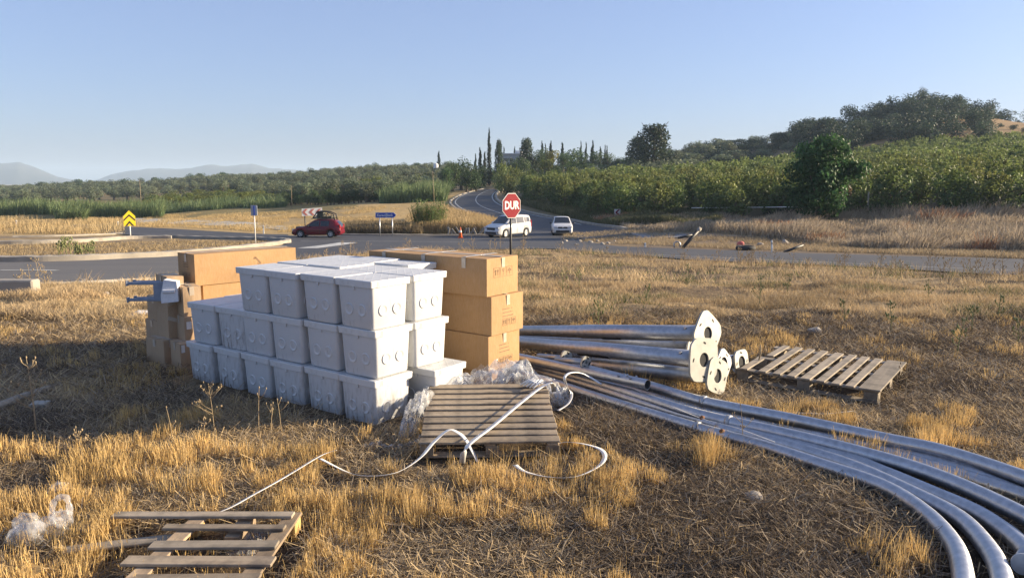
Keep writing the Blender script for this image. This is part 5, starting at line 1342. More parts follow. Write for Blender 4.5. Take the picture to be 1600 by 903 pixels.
# ------------------------------------------------------------------ TREES
def leaf_cloud(pts, nrm, size, seed, aspect=1.6, jitter=.9):
    "one small quad per point, facing roughly along nrm"
    rs = np.random.RandomState(seed); n = len(pts)
    N = nrm + rs.normal(size=(n, 3)) * jitter; N /= np.linalg.norm(N, axis=1)[:, None]
    T = np.cross(N, rs.normal(size=(n, 3))); T /= np.linalg.norm(T, axis=1)[:, None]; B = np.cross(N, T)
    s = size * rs.uniform(.55, 1.25, n)[:, None]
    V = np.stack([pts - T * s * .5 * aspect, pts + B * s * .42, pts + T * s * .5 * aspect, pts - B * s * .42], 1).reshape(-1, 3)
    F = np.arange(4 * n).reshape(-1, 4); return V, F
def crown_mesh(name, kind, seed):
    rs = np.random.RandomState(seed); P = []; Nn = []; C = []
    def clump(c, r, n, shell=.55, colr=None):
        d = rs.normal(size=(n, 3)); d /= np.linalg.norm(d, axis=1)[:, None]
        rad = shell + (1 - shell) * rs.rand(n) ** .6
        lump = .82 + .36 * vnoise(d[:, 0] * 2.3 + c[0] * 3, d[:, 1] * 2.3 + d[:, 2] * 2.1 + seed, seed)
        P.append(np.array(c) + d * (rad * lump)[:, None] * np.array(r)); Nn.append(d)
        C.append(np.tile(colr, (n, 1)) * rs.uniform(.7, 1.35, (n, 1)) * 1.22)
    # unit size: height 1, width about 1; trunk base at z = 0
    if kind == 'olive':
        base = np.array([.105, .125, .075])
        for k in range(15):
            a = rs.uniform(0, 6.28); r = rs.uniform(0, .34); z = rs.uniform(.22, .80)
            clump((r * math.cos(a), r * math.sin(a), z), (.20, .20, .18), 95, .5, base * rs.uniform(.75, 1.3))
        sz, asp, ji = .042, 2.0, 1.0
    elif kind == 'orchard':
        base = np.array([.080, .110, .042])
        for k in range(16):
            a = rs.uniform(0, 6.28); r = rs.uniform(0, .36); z = rs.uniform(.13, .78)
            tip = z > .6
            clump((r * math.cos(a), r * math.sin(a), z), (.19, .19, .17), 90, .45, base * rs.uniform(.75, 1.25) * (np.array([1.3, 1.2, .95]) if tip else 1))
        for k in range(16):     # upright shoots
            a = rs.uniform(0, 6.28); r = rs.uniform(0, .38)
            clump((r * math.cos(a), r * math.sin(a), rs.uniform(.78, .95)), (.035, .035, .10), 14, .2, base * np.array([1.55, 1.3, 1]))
        sz, asp, ji = .044, 1.6, 1.0
    elif kind == 'broad':
        base = np.array([.040, .068, .022])
        for k in range(18):
            a = rs.uniform(0, 6.28); r = rs.uniform(0, .30); z = rs.uniform(.24, .84)
            clump((r * math.cos(a), r * math.sin(a), z), (.20, .20, .17), 100, .5, base * rs.uniform(.7, 1.35))
        sz, asp, ji = .042, 1.4, 1.0
    elif kind == 'yellow':
        base = np.array([.15, .16, .035])
        for k in range(14):
            a = rs.uniform(0, 6.28); r = rs.uniform(0, .28); z = rs.uniform(.25, .85)
            clump((r * math.cos(a), r * math.sin(a), z), (.17, .17, .15), 95, .5, base * rs.uniform(.7, 1.2))
        sz, asp, ji = .042, 1.5, 1.0
    elif kind == 'shrub':
        base = np.array([.028, .044, .027])
        for k in range(16):
            a = rs.uniform(0, 6.28); r = rs.uniform(0, .38); z = rs.uniform(.12, .72) * (1 - .5 * r)
            clump((r * math.cos(a), r * math.sin(a), z), (.22, .22, .20), 85, .5, base * rs.uniform(.7, 1.3))
        sz, asp, ji = .050, 1.3, 1.0
    elif kind == 'cypress':
        base = np.array([.018, .032, .018])
        for k in range(22):
            z = .06 + .90 * k / 21; w_ = .105 * math.sin(math.pi * min(1, (z + .12)) ** .9) ** .7 * (1.15 - .55 * z) + .012
            a = rs.uniform(0, 6.28); clump((.02 * math.cos(a), .02 * math.sin(a), z), (w_, w_, .065), 110, .5, base * rs.uniform(.75, 1.3))
        sz, asp, ji = .022, 2.0, .7
    elif kind == 'pine':
        base = np.array([.032, .052, .026])
        for k in range(60):
            z = .12 + .80 * (k / 59); rr = .40 * (1 - z) ** .5 * (.25 + .75 * rs.rand() ** .5); a = k * 2.4 + rs.uniform(-.5, .5)
            clump((rr * math.cos(a), rr * math.sin(a), z), (.15, .15, .075), 60, .4, base * rs.uniform(.7, 1.35))
        sz, asp, ji = .032, 2.2, .9
    elif kind == 'carob':       # the big round evergreen, leaning to the right, thin and brown at its lower right
        base = np.array([.036, .075, .027])
        for k in range(70):
            a = rs.uniform(0, 6.28); r = .40 * math.sqrt(rs.rand()); z = rs.uniform(.12, .86)
            w_ = math.sqrt(max(.05, 1 - ((z - .52) / .48) ** 2)); x = r * math.cos(a) * w_ + .06 * (z - .4); y = r * math.sin(a) * w_
            brown = x > .16 and z < .36
            clump((x, y, z), (.13, .13, .11) if not brown else (.10, .10, .07), 150 if not brown else 40, .5, (base if not brown else np.array([.13, .09, .05])) * rs.uniform(.7, 1.35))
        for k in range(12):
            clump((.38 + rs.uniform(-.08, .13), rs.uniform(-.2, .2), rs.uniform(.40, .66)), (.10, .10, .06), 55, .4, base * 1.15)
        for k in range(30):
            a = rs.uniform(0, 6.28); r = .34 * math.sqrt(rs.rand()); clump((r * math.cos(a), r * math.sin(a), .90 - r * .35), (.035, .035, .06), 18, .2, base * 1.5)
        sz, asp, ji = .030, 1.8, 1.0
    P = np.concatenate(P); Nn = np.concatenate(Nn); C = np.concatenate(C)
    Nn[:, 2] += .3
    V, F = leaf_cloud(P, Nn, sz, seed, asp, ji)
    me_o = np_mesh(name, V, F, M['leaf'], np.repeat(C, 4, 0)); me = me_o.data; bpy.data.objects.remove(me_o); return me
def trunk_mesh(name, kind, seed):
    rs = random.Random(seed); b = MB()
    tr = {'olive': .055, 'orchard': .03, 'broad': .04, 'yellow': .035, 'shrub': .025, 'cypress': .022, 'pine': .03, 'carob': .04}[kind]
    top = {'olive': .5, 'orchard': .45, 'broad': .6, 'yellow': .6, 'shrub': .3, 'cypress': .85, 'pine': .88, 'carob': .5}[kind]
    b.tube([(0, 0, -.12), (.01, .0, top * .35), (-.01, .01, top * .7), (0, 0, top)], [tr * 1.4, tr, tr * .75, tr * .4], 7)
    for k in range(6 if kind != 'cypress' else 0):
        a = rs.uniform(0, 6.28); z = rs.uniform(.35, .9) * top; e = rs.uniform(.2, .34)
        b.tube([(0, 0, z), (e * .5 * math.cos(a), e * .5 * math.sin(a), z + .10), (e * math.cos(a), e * math.sin(a), z + .25)], [tr * .5, tr * .32, tr * .12], 5)
    o = b.build(name, M['bark']); me = o.data; bpy.data.objects.remove(o); return me
KINDS = {}
for i, (k, nv) in enumerate((('olive', 4), ('orchard', 4), ('broad', 3), ('yellow', 2), ('shrub', 4), ('cypress', 2), ('pine', 2), ('carob', 1))):
    KINDS[k] = [(crown_mesh('crown', k, 100 * i + j), trunk_mesh('trunk', k, 100 * i + j)) for j in range(nv)]
def tree(kind, x, y, h, w_, label, cat='tree', group=None, name=None, sink=.0, z=None, rz=None):
    me_c, me_t = random.choice(KINDS[kind])
    zz = tz(x, y) - sink if z is None else z
    r = empty(name or {'olive': 'olive_tree', 'orchard': 'orchard_tree', 'broad': 'broadleaf_tree', 'yellow': 'broadleaf_tree', 'shrub': 'shrub', 'cypress': 'cypress_tree', 'pine': 'pine_tree', 'carob': 'evergreen_tree'}[kind], (x, y, zz), random.uniform(0, 6.28) if rz is None else rz)
    r.scale = (w_, w_, h); tag(r, label, cat, group)
    for nm, me in (('crown', me_c), ('trunk', me_t)):
        o = bpy.data.objects.new(nm, me); col.objects.link(o); o.parent = r
    return r
def X(px, Y): return (px - 800) / 1190. * Y
def is_road(x, y): return bool(in_poly(np.array([x]), np.array([y]), ROADS[0])[0]) 
def near_branch(x, y, m=5):
    if y > 215: return False
    cx = np.interp(y, [p.y for p in LB], [(a.x + b.x) / 2 for a, b in zip(LB, RB)]); return abs(x - cx) < m + 3
placed = []
def scatter(n, pxr, dr, fn, mind, rej=None, seed=0, tries=40):
    rs = random.Random(seed); c = 0
    for _ in range(n * tries):
        if c >= n: break
        Y = dr[0] + (dr[1] - dr[0]) * rs.random() ** .8; px = rs.uniform(*pxr); x = X(px, Y)
        if rej and rej(px, Y, x): continue
        if any((x - a) ** 2 + (Y - b) ** 2 < (mind * .5 + m_) ** 2 for a, b, m_ in placed): continue
        placed.append((x, Y, mind * .5)); fn(x, Y, px, rs); c += 1
    return c
# single trees first
def single(kind, px, top, Y, wpx, label, **kw):
    x = X(px, Y); gz = tz(x, Y); t = at(px, top, Y).z; h = t - gz; w_ = wpx / 1190 * Y * (1.4 if kind in ('broad', 'olive', 'yellow') else 1)
    placed.append((x, Y, w_ * .35)); return tree(kind, x, Y, h / .96, w_ / (.24 if kind == 'cypress' else .86), label, **kw)
single('carob', 1272, 210, 62.5, 102, 'big round dark evergreen standing in front of the orchard', group=None, rz=0)
single('pine', 1016, 195, 185, 74, 'tall bushy pine rising above the trees, right of the cypress row')
single('pine', 992, 214, 190, 44, 'smaller pine leaning against the left side of the tall bushy pine')
single('pine', 822, 217, 205, 30, 'open-crowned conifer right of the house on the hilltop')
single('pine', 780, 219, 190, 17, 'slim dark conifer right of the tallest cypress')
single('cypress', 765, 205, 188, 9.5, 'tallest cypress, a dark spire above the end of the branch road')
for px, top, Y, wp, lb in ((688, 238, 290, 8, 'lone distant cypress on the skyline above the olive trees'), (744, 243, 186, 9, 'lowest cypress left of the tallest one'), (751.5, 234, 190, 10, 'cypress just left of the tallest one'), (758, 240, 184, 9, 'small cypress touching the tallest one on its left'), (788, 232, 245, 6, 'thin cypress left of the house'), (804, 231, 262, 6, 'thin cypress peeping over the house roof')):
    single('cypress', px, top, Y, wp, lb)
for i, (px, top, wp) in enumerate(((846, 223, 9), (851, 227, 6), (859, 223, 10), (877, 225, 10), (905, 223, 7), (913, 225, 7), (923, 222, 10), (935, 231, 8), (942, 228, 5), (945, 229, 5))):
    single('cypress', px, top, 250 + random.uniform(-6, 6), wp, 'cypress in the skyline row right of the house, ' + ('first', 'second', 'third', 'fourth', 'fifth', 'sixth', 'seventh and tallest', 'eighth', 'ninth', 'tenth')[i] + ' from the left', group='cypresses in a row on the skyline')
GDK = 'dark broadleaf trees left of the branch road'
for i, (px, top, Y, wp) in enumerate(((708, 252, 168, 32), (722, 247, 176, 34), (738, 254, 172, 30), (751, 258, 178, 26), (700, 262, 160, 22), (766, 262, 196, 30), (745, 268, 165, 22), (730, 262, 163, 26))):
    single('broad', px, top, Y, wp, 'dark leafy tree at the end of the branch road, ' + ('second from the left', 'fourth from the left', 'sixth from the left', 'left of the small cypresses', 'leftmost of its clump', 'just right of the tallest cypress', 'low amid its clump', 'third from the left')[i], group=GDK)
for px, top, Y, wp in ((784, 254, 150, 34), (800, 262, 140, 30), (793, 272, 128, 26), (780, 270, 158, 24)):
    single('orchard', px, top, Y, wp, 'bright green tree leaning over the right side of the branch road', group='bright green trees at the right of the branch road', name='roadside_tree')
for px, top, Y, wp in ((858, 236, 205, 26), (850, 250, 185, 24), (868, 252, 180, 20)):
    single('yellow', px, top, Y, wp, 'yellow-green tree among the darker trees right of the house', group='yellow-green trees right of the house')
for px, top, Y, wp in ((798, 247, 218, 22), (810, 246, 214, 22), (806, 255, 190, 24), (835, 240, 212, 26), (856, 240, 214, 26), (958, 248, 205, 30), (980, 246, 205, 30), (842, 232, 232, 24), (890, 232, 226, 30), (878, 240, 222, 24), (905, 236, 230, 24), (925, 236, 235, 26), (945, 240, 232, 24), (820, 246, 190, 26), (965, 246, 230, 24), (985, 250, 222, 22), (870, 262, 168, 24), (895, 258, 185, 26), (812, 258, 170, 24), (830, 262, 160, 26), (850, 268, 150, 22), (918, 256, 195, 28), (940, 258, 190, 24)):
    single('broad', px, top, Y, wp, 'rounded dark green tree on the slope right of the house', group='rounded trees on the slope right of the house')
for px, top, Y, wp in ((900, 262, 160, 34), (925, 258, 175, 36), (990, 250, 180, 36), (1050, 246, 185, 40), (1035, 250, 178, 34), (965, 252, 182, 34), (1080, 236, 200, 40), (1130, 232, 205, 40), (1010, 252, 170, 34), (950, 264, 172, 26), (975, 262, 178, 28), (1000, 262, 175, 26), (1030, 258, 172, 28), (1060, 256, 170, 28), (1095, 252, 178, 34), (1075, 246, 190, 26), (1115, 240, 196, 34), (1150, 240, 196, 26), (1180, 244, 185, 26), (1200, 250, 170, 22)):
    single('olive', px, top, Y, wp, 'silvery olive tree behind the orchard, between the pine and the big evergreen', group='olive trees behind the orchard')
# hill on the right
for px, top, Y, wp, lb in ((1312, 156, 262, 24, 'lone dark shrub standing clear on the left shoulder of the right hill'), (1421, 129, 292, 14, 'small dark shrub on the very top of the right hill'), (1470, 143, 285, 26, 'dark round shrub at the right end of the hilltop wood'), (1523, 153, 290, 26, 'dark shrub on the bare golden slope right of the hilltop wood'), (1548, 166, 275, 40, 'larger spreading shrub below it on the golden slope'), (1585, 162, 285, 26, 'dark shrub at the right edge of the hill')):
    single('shrub', px, top, Y, wp, lb.replace('below it', 'low'), cat='shrub')
GH = 'dark shrubs covering the right hill'
def shrub_at(px, top, Y, wp): single('shrub', px, top, Y, wp, 'dark evergreen shrub in the dense wood on the right hill', cat='shrub', group=GH)
prof = [(1236, 192), (1248, 184), (1265, 184), (1280, 178), (1296, 182), (1330, 168), (1345, 160), (1360, 150), (1375, 146), (1390, 150), (1405, 142), (1420, 138), (1435, 142), (1450, 146), (1470, 156), (1485, 158)]
for px, t in prof: shrub_at(px, t + random.uniform(-5, 5), 268 + random.uniform(-5, 16), random.uniform(36, 54))
rs_ = random.Random(5)
for k in range(95):
    px = rs_.uniform(1232, 1520); sk = np.interp(px, [1232, 1345, 1420, 1490, 1520], [200, 165, 146, 166, 196]); fr = rs_.random()
    row = sk + 8 + fr * (228 - sk); Y = 268 - fr * 75; x = X(px, Y); 
    if any((x - a) ** 2 + (Y - b) ** 2 < 9 for a, b, m_ in placed): continue
    s_ = rs_.uniform(5.5, 9.5); placed.append((x, Y, 1.5)); tree('shrub', x, Y, s_ * .85, s_, 'dark evergreen shrub in the dense wood on the right hill', 'shrub', GH)
scatter(26, (1480, 1700), (190, 285), lambda x, y, px, rs: tree('shrub', x, y, rs.uniform(1.2, 2.6), rs.uniform(2, 4), 'low scrubby bush on the bare golden slope of the right hill', 'shrub', 'low bushes on the golden slope'), 6, seed=31)
scatter(75, (1030, 1250), (200, 330), lambda x, y, px, rs: tree(rs.choice(['shrub', 'shrub', 'olive']), x, y, rs.uniform(3.0, 5.4), rs.uniform(5, 8.5), 'low shrub on the ridge between the tall pine and the right hill', 'shrub', 'low shrubs on the ridge', name='ridge_shrub'), 5, seed=32)
# orchard
GO = 'orchard trees in front of the right hill'
def rej_o(px, Y, x):
    lim = np.interp(px, [820, 900, 1000, 1150, 1400, 1700], [112, 86, 78, 72, 64, 58])
    hi = np.interp(px, [820, 900, 1000, 1200, 1400, 1700], [140, 150, 150, 160, 182, 185])
    return Y < lim or Y > hi or near_branch(x, Y)
def rej_f(px, Y, x): return rej_o(px, Y, x) or Y > np.interp(px, [820, 1000, 1400, 1700], [136, 122, 112, 104])
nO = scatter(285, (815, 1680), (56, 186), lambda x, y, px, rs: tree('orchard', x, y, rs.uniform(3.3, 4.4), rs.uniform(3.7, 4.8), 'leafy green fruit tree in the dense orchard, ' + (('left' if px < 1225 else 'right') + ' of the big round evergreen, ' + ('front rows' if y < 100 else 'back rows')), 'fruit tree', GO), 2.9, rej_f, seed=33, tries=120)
def merged(kind, spots, name, seed, thin=3):
    "one object holding many far crowns nobody could count"
    rs = np.random.RandomState(seed); Vs = []; Cs = []
    src = []
    for me, _ in KINDS[kind]:
        n = len(me.vertices); co = np.empty(n * 3, np.float32); me.vertices.foreach_get('co', co); cc = np.empty(n * 4, np.float32); me.color_attributes['tint'].data.foreach_get('color', cc)
        src.append((co.reshape(-1, 4, 3), cc.reshape(-1, 4, 4)[:, :, :3]))
    for (x, y, h, w_) in spots:
        co, cc = src[rs.randint(len(src))]; pick = rs.rand(len(co)) < 1 / thin; co, cc = co[pick], cc[pick]
        cen = co.mean(1, keepdims=True); co = cen + (co - cen) * 1.5; a = rs.uniform(0, 6.28); c, s = math.cos(a), math.sin(a)
        X_ = (co[..., 0] * c - co[..., 1] * s) * w_ + x; Y_ = (co[..., 0] * s + co[..., 1] * c) * w_ + y; Z_ = co[..., 2] * h + tz(x, y)
        Vs.append(np.stack([X_, Y_, Z_], -1).reshape(-1, 3)); Cs.append((cc * rs.uniform(.75, 1.25)).reshape(-1, 3))
    V = np.concatenate(Vs); o = np_mesh(name, V, np.arange(len(V)).reshape(-1, 4), M['leaf'], np.concatenate(Cs)); tag(o, kind='stuff'); return o
spots = []
def rej_b(px, Y, x): return rej_o(px, Y, x) or Y < np.interp(px, [820, 1000, 1400, 1700], [134, 120, 110, 102])
scatter(520, (860, 1700), (100, 196), lambda x, y, px, rs: spots.append((x, y, rs.uniform(3.3, 4.5), rs.uniform(3.9, 5.0))), 2.6, rej_b, seed=133, tries=60)
merged('orchard', spots, 'far_orchard', 5, 2.2)
# trees just beyond the right edge of the picture shade the bank and the road
for k in range(7):
    Y = 30 + k * 6.5; x = .72 * Y + 24 + (k % 2) * 4; tree('broad', x, Y, 9.5, 8, 'tall tree beyond the right edge of the view, shading the bank', group='tall trees right of the view')
# small dark shrubs at the orchard foot
for px, b_, wp, hp, lb in ((1079, 336, 16, 24, 'small dark bush at the orchard foot, above the dark beam'), (1145, 339, 26, 30, 'round dark bush at the orchard foot, left of the big evergreen'), (1228, 342, 34, 22, 'wide low dark bush at the foot of the big evergreen'), (1200, 338, 20, 16, 'low bush between the two dark bushes left of the big evergreen')):
    g_ = ground_px(px, b_); placed.append((g_.x, g_.y, 1)); tree('shrub', g_.x, g_.y, hp / 1200 * g_.y, wp / 1200 * g_.y * 1.1, lb, 'bush', name='bush')
# left hill olives
GL2 = 'olive trees on the left hillside'
def rej_l(px, Y, x):
    lo = np.interp(px, [-150, 100, 300, 430, 560, 700], [200, 215, 235, 165, 120, 150])
    return Y < lo or near_branch(x, Y, 8)
nL = scatter(296, (-150, 712), (115, 330), lambda x, y, px, rs: tree('olive', x, y, rs.uniform(3.2, 4.8), rs.uniform(4.4, 6.6), 'grey-green olive tree on the left hillside, ' + ('behind the left reed beds' if px < 250 else 'above the vine bushes' if px < 470 else 'above the golden field'), 'olive tree', GL2), 4.6, rej_l, seed=34, tries=100)
spots = []
scatter(600, (-170, 715), (300, 440), lambda x, y, px, rs: spots.append((x, y, rs.uniform(3.4, 4.8), rs.uniform(5, 7))), 4.0, seed=134, tries=40)
merged('olive', spots, 'far_olive_grove', 6, 3)
scatter(40, (-150, 715), (330, 430), lambda x, y, px, rs: tree('broad', x, y, rs.uniform(4.4, 5.8), rs.uniform(6, 9), 'dark tree on the skyline of the left hillside', 'tree', 'dark trees on the left skyline'), 5, seed=35)
# vine rows (bright green) left
scatter(120, (235, 545), (150, 240), lambda x, y, px, rs: tree(rs.choice(['orchard', 'yellow']), x, y, rs.uniform(1.9, 2.7), rs.uniform(4.0, 5.5), 'bright green vine bush in the field below the olive hill', 'bush', 'vine bushes in the left field', name='vine_bush'), 3.4, lambda px, Y, x: Y > np.interp(px, [235, 400, 545], [200, 235, 200]), seed=36)
# dark hedge behind the golden field, and scattered bushes
for k in range(26):
    px = 448 + k * 6.2 + random.uniform(-2, 2); row = np.interp(px, [440, 520, 610], [322, 320, 312]); g_ = ground_px(px, row)
    tree('broad', g_.x, g_.y, random.uniform(1.7, 2.9), random.uniform(2.6, 4), 'dark green hedge bush behind the golden field', 'bush', 'hedge bushes behind the golden field', name='hedge_bush')
for px, row, hh in ((590, 309, 4.2), (566, 303, 3.8), (552, 310, 3), (636, 303, 3.6), (655, 300, 4), (578, 300, 3.4), (545, 300, 3.2), (606, 301, 3.6), (622, 296, 4), (672, 296, 4)):
    g_ = ground_px(px, row); tree('yellow' if hh < 3.7 else 'orchard', g_.x, g_.y, hh, hh * 1.0, 'loose pale green tree standing between the hedge and the olive trees', group='pale green trees behind the hedge', name='young_tree')
# ------------------------------------------------------------------ REEDS, GRASSES, WEEDS
def blades(P, H, Wd, lean, colr, seed, segs=1, curl=.0, taper=.25):
    "P (n,3) base points, H heights, lean (n,2) horizontal tip offset; returns V,F,C"
    n = len(P); rs = np.random.RandomState(seed); a = rs.uniform(0, math.pi, n)
    side = np.stack([np.cos(a), np.sin(a), np.zeros(n)], 1) * (Wd / 2)[:, None]
    rows = []
    for k in range(segs + 1):
        t = k / segs
        off = np.stack([lean[:, 0] * t ** (1 + curl), lean[:, 1] * t ** (1 + curl), H * (t if curl == 0 else (t * (1 - .25 * curl * t)))], 1)
        wv = 1 - (1 - taper) * t
        rows += [P + off - side * wv, P + off + side * wv]
    V = np.stack(rows, 1).reshape(-1, 3); m = 2 * (segs + 1)
    F = np.concatenate([np.stack([np.arange(n) * m + 2 * k, np.arange(n) * m + 2 * k + 1, np.arange(n) * m + 2 * k + 3, np.arange(n) * m + 2 * k + 2], 1) for k in range(segs)])
    return V, F, np.repeat(colr, m, 0)
class Acc:
    def __init__(s): s.V = []; s.F = []; s.C = []; s.n = 0
    def add(s, V, F, C): s.V.append(V); s.F.append(F + s.n); s.C.append(C); s.n += len(V)
    def build(s, name, mat, **kw):
        o = np_mesh(name, np.concatenate(s.V), np.concatenate(s.F), mat, np.concatenate(s.C)); tag(o, **kw); return o
def cvar(base, n, rs, v=.25, mix=None, mv=None):
    c = np.tile(np.array(base), (n, 1)) * rs.uniform(1 - v, 1 + v, (n, 1))
    if mix is not None:
        f = rs.rand(n, 1) ** 2 * mv; c = c * (1 - f) + np.array(mix) * f
    return c
# footprints kept free
foot = []
def addfoot(pts): foot.append([(p[0], p[1]) for p in pts])
q0 = C0 - U * .02 - W * .0
addfoot([q0, C0 + U * 3.06, C0 + U * 3.06 + W * 1.6, C0 - U * .2 + W * 1.6, C0 - U * .2 + W * .6, q0 + W * .5])
addfoot([K - Vector((0, 0, 0)), K + U * 1.6, K + U * 1.6 + W * .6, K + W * .6])
addfoot([(-4.45, 8.9), (-3.6, 8.6), (-2.4, 10.2), (-4.6, 10.2)])
addfoot([(-.70, 5.95), (.36, 5.98), (.36, 7.1), (-.75, 7.05)])
RG = .025; RX0, RY0 = -6., 2.; MASK = np.zeros((440, 600), bool)
def stamp(x, y, r):
    i0 = int((y - r - RY0) / RG); i1 = int((y + r - RY0) / RG) + 1; j0 = int((x - r - RX0) / RG); j1 = int((x + r - RX0) / RG) + 1
    if i0 < 0 or j0 < 0 or i1 >= MASK.shape[0] or j1 >= MASK.shape[1]: return
    yy, xx = np.mgrid[i0:i1, j0:j1]; MASK[i0:i1, j0:j1] |= ((xx * RG + RX0 - x) ** 2 + (yy * RG + RY0 - y) ** 2) < r * r
for P_ in TUBES:
    for a_, b_ in zip(P_[:-1], P_[1:]):
        for k_ in range(5):
            q_ = a_.lerp(b_, k_ / 5); stamp(q_.x, q_.y, .085); stamp(q_.x - .03, q_.y - .06, .08)
FRONTF = [(-.85, 5.50), (.5, 5.50), (.5, 5.98), (-.85, 5.98)]
FRONT2 = [(2.3, 8.1), (3.55, 7.0), (3.75, 7.3), (2.5, 8.5)]
for P_ in STRAPS:
    for q_ in P_: stamp(q_.x, q_.y, .05); stamp(q_.x, q_.y - .07, .05)
PALF = [(-2.2, 3.6), (-1.2, 3.6), (-1.2, 4.64), (-2.5, 4.64)]
RPF = [(p_.x, p_.y) for p_ in (NL, NR, FR, FL)]
THIN = []
for a_, b_ in ((C0 - U * .15, C0 + U * 3.1), (C0, C0 + W * .8)):
    n_ = (b_ - a_).cross(Vector((0, 0, 1))).normalized()
    if n_.y > 0: n_ = -n_
    THIN.append([(q.x, q.y) for q in (a_, b_, b_ + n_ * .32, a_ + n_ * .32)])
def free(x, y):
    ii_ = np.clip(((y - RY0) / RG).astype(int), 0, MASK.shape[0] - 1); jj_ = np.clip(((x - RX0) / RG).astype(int), 0, MASK.shape[1] - 1)
    ok = ~MASK[ii_, jj_]
    rr = np.random.RandomState(len(x)).rand(len(x)); ok &= ~(in_poly(x, y, PALF) & (rr > .10)); ok &= ~((in_poly(x, y, FRONTF) | in_poly(x, y, FRONT2)) & (rr > .10)); ok &= ~(in_poly(x, y, RPF) & (rr > .12))
    for f_ in foot: ok &= ~in_poly(x, y, f_)
    for f_ in THIN: ok &= ~(in_poly(x, y, f_) & (rr > .15))
    return ok
def field_pts(n, y0, y1, seed, margin=0.3, amax=.78):
    rs = np.random.RandomState(seed)
    y = np.sqrt(rs.uniform(y0 ** 2, y1 ** 2, n)); x = y * rs.uniform(-amax, amax, n)
    k = (y < field_edge(x, y) - margin) & free(x, y); return x[k], y[k], rs
GOLD = (.66, .455, .18); TAN = (.52, .39, .22); GREY = (.34, .275, .195); BROWN = (.135, .10, .068)
def tuft_mask(x, y):
    "where the stubble stands in bright tufts"
    a = fbm(x * 1.9, y * 1.9, 201, 3); b = vnoise(x * 5.5, y * 5.5, 207)
    lo = vnoise(x * .55 + 3, y * .55, 211)
    left = np.clip((-x - .3) / 1.0, 0, 1) * np.clip((6.6 - y) / .8, 0, 1)
    shade = np.clip((x - .6) / 1.2, 0, 1) * np.clip((6.0 - y) / 1.0, 0, 1)
    v = a * .62 + b * .26 + lo * .24 + .09 * left - .015 * shade
    return np.clip((v - .588) / .08, 0, 1)
acc = Acc()
# upright stubble in tufts, near
for (n, y0, y1, wd, hs, sd) in ((430000, 2.9, 7.2, .0062, .92, 301), (300000, 7.2, 12, .008, .75, 302)):
    x, y, rs = field_pts(n, y0, y1, sd, .2, .80 if y0 < 4 else .76)
    t = tuft_mask(x, y); t = t * np.where(vnoise(x * 14, y * 14, 250) > .38, 1, .15); keep = rs.rand(len(x)) < t * (.55 if y0 < 4 else .45) + .03
    x, y, t = x[keep], y[keep], t[keep]; m = len(x)
    H = hs * rs.uniform(.06, .16, m) * (.55 + .6 * t) * (.75 + .5 * vnoise(x * 4, y * 4, 220)) * (.65 + .8 * vnoise(x * 1.2, y * 1.2, 222))
    base = np.stack([x, y, terr(x, y) - .01], 1)
    ld = vnoise(x * 3, y * 3, 230) * 6.28 * 2; lm = rs.uniform(0, .28, m) * H
    lean = np.stack([np.cos(ld) * lm, np.sin(ld) * lm], 1) + rs.normal(size=(m, 2)) * .16 * H[:, None]
    g_ = vnoise(x * 2.2, y * 2.2, 240)[:, None]
    C = cvar(GOLD, m, rs, .22, TAN, .7) * (.80 + .35 * g_)
    acc.add(*blades(base, H, rs.uniform(.6, 1.4, m) * wd, lean, C, sd))
print('tuft blades', acc.n // 4)
# matted, greyish dry straw everywhere
for (n, y0, y1, wd, sd) in ((210000, 2.9, 7.5, .0046, 311), (170000, 7.5, 13, .007, 312)):
    x, y, rs = field_pts(n, y0, y1, sd, .2, .78)
    m = len(x); H = rs.uniform(.005, .10, m) * rs.rand(m) ** .5; base = np.stack([x, y, terr(x, y) + rs.uniform(-.005, .035, m)], 1)
    a = rs.uniform(0, 6.28, m); l_ = rs.uniform(.04, .22, m); lean = np.stack([np.cos(a) * l_, np.sin(a) * l_], 1)
    w3 = rs.rand(m, 1) * .8 + (.62 - 1.0 * fbm(x * .9, y * .9, 261, 3))[:, None] * .9 + np.where(x > .4, -.12, .04)[:, None]; C = np.where(w3 < .36, cvar(BROWN, m, rs, .35), np.where(w3 < .68, cvar(GREY, m, rs, .35), cvar(TAN, m, rs, .3)))  # extra brown at right puts the tubes' shadow into the straw colour
    acc.add(*blades(base, H, rs.uniform(.6, 1.6, m) * wd, lean, C, sd, taper=.8))
acc.build('dry_grass', M['straw'], kind='stuff')
# middle distance of the field: clumpy short grass with ridges
acc = Acc()
for (n, y0, y1, wd, h0, h1, sd) in ((240000, 12, 19, .010, .03, .13, 321), (200000, 19, 46, .018, .05, .20, 322)):
    x, y, rs = field_pts(n, y0, y1, sd, .25 if y0 < 15 else .1, .80)
    a = fbm(x * .9, y * 1.3, 401, 4); keep = rs.rand(len(x)) < np.clip((a - .34) / .25, .10, 1)
    x, y, a = x[keep], y[keep], a[keep]; m = len(x)
    ed = np.clip(1 - (field_edge(x, y) - y) / 3, 0, 1)
    H = rs.uniform(h0, h1, m) * (.6 + .9 * np.clip((a - .4) * 4, 0, 1)) * (1 + .35 * ed)
    base = np.stack([x, y, terr(x, y) - .01], 1); lean = rs.normal(size=(m, 2)) * (.55 * H)[:, None]
    g2 = vnoise(x * .7, y * 1.1, 410)[:, None]; green = (vnoise(x * .5, y * .8, 420) > .62) & (rs.rand(m) < .35) & (x > 0)
    C = cvar((.54, .40, .22), m, rs, .28, GREY, .9) * (.65 + .6 * g2); C[green] = cvar((.10, .13, .045), green.sum(), rs, .3)
    acc.add(*blades(base, H, rs.uniform(.6, 1.5, m) * wd, lean, C, sd))
acc.build('dry_grass', M['straw'], kind='stuff')

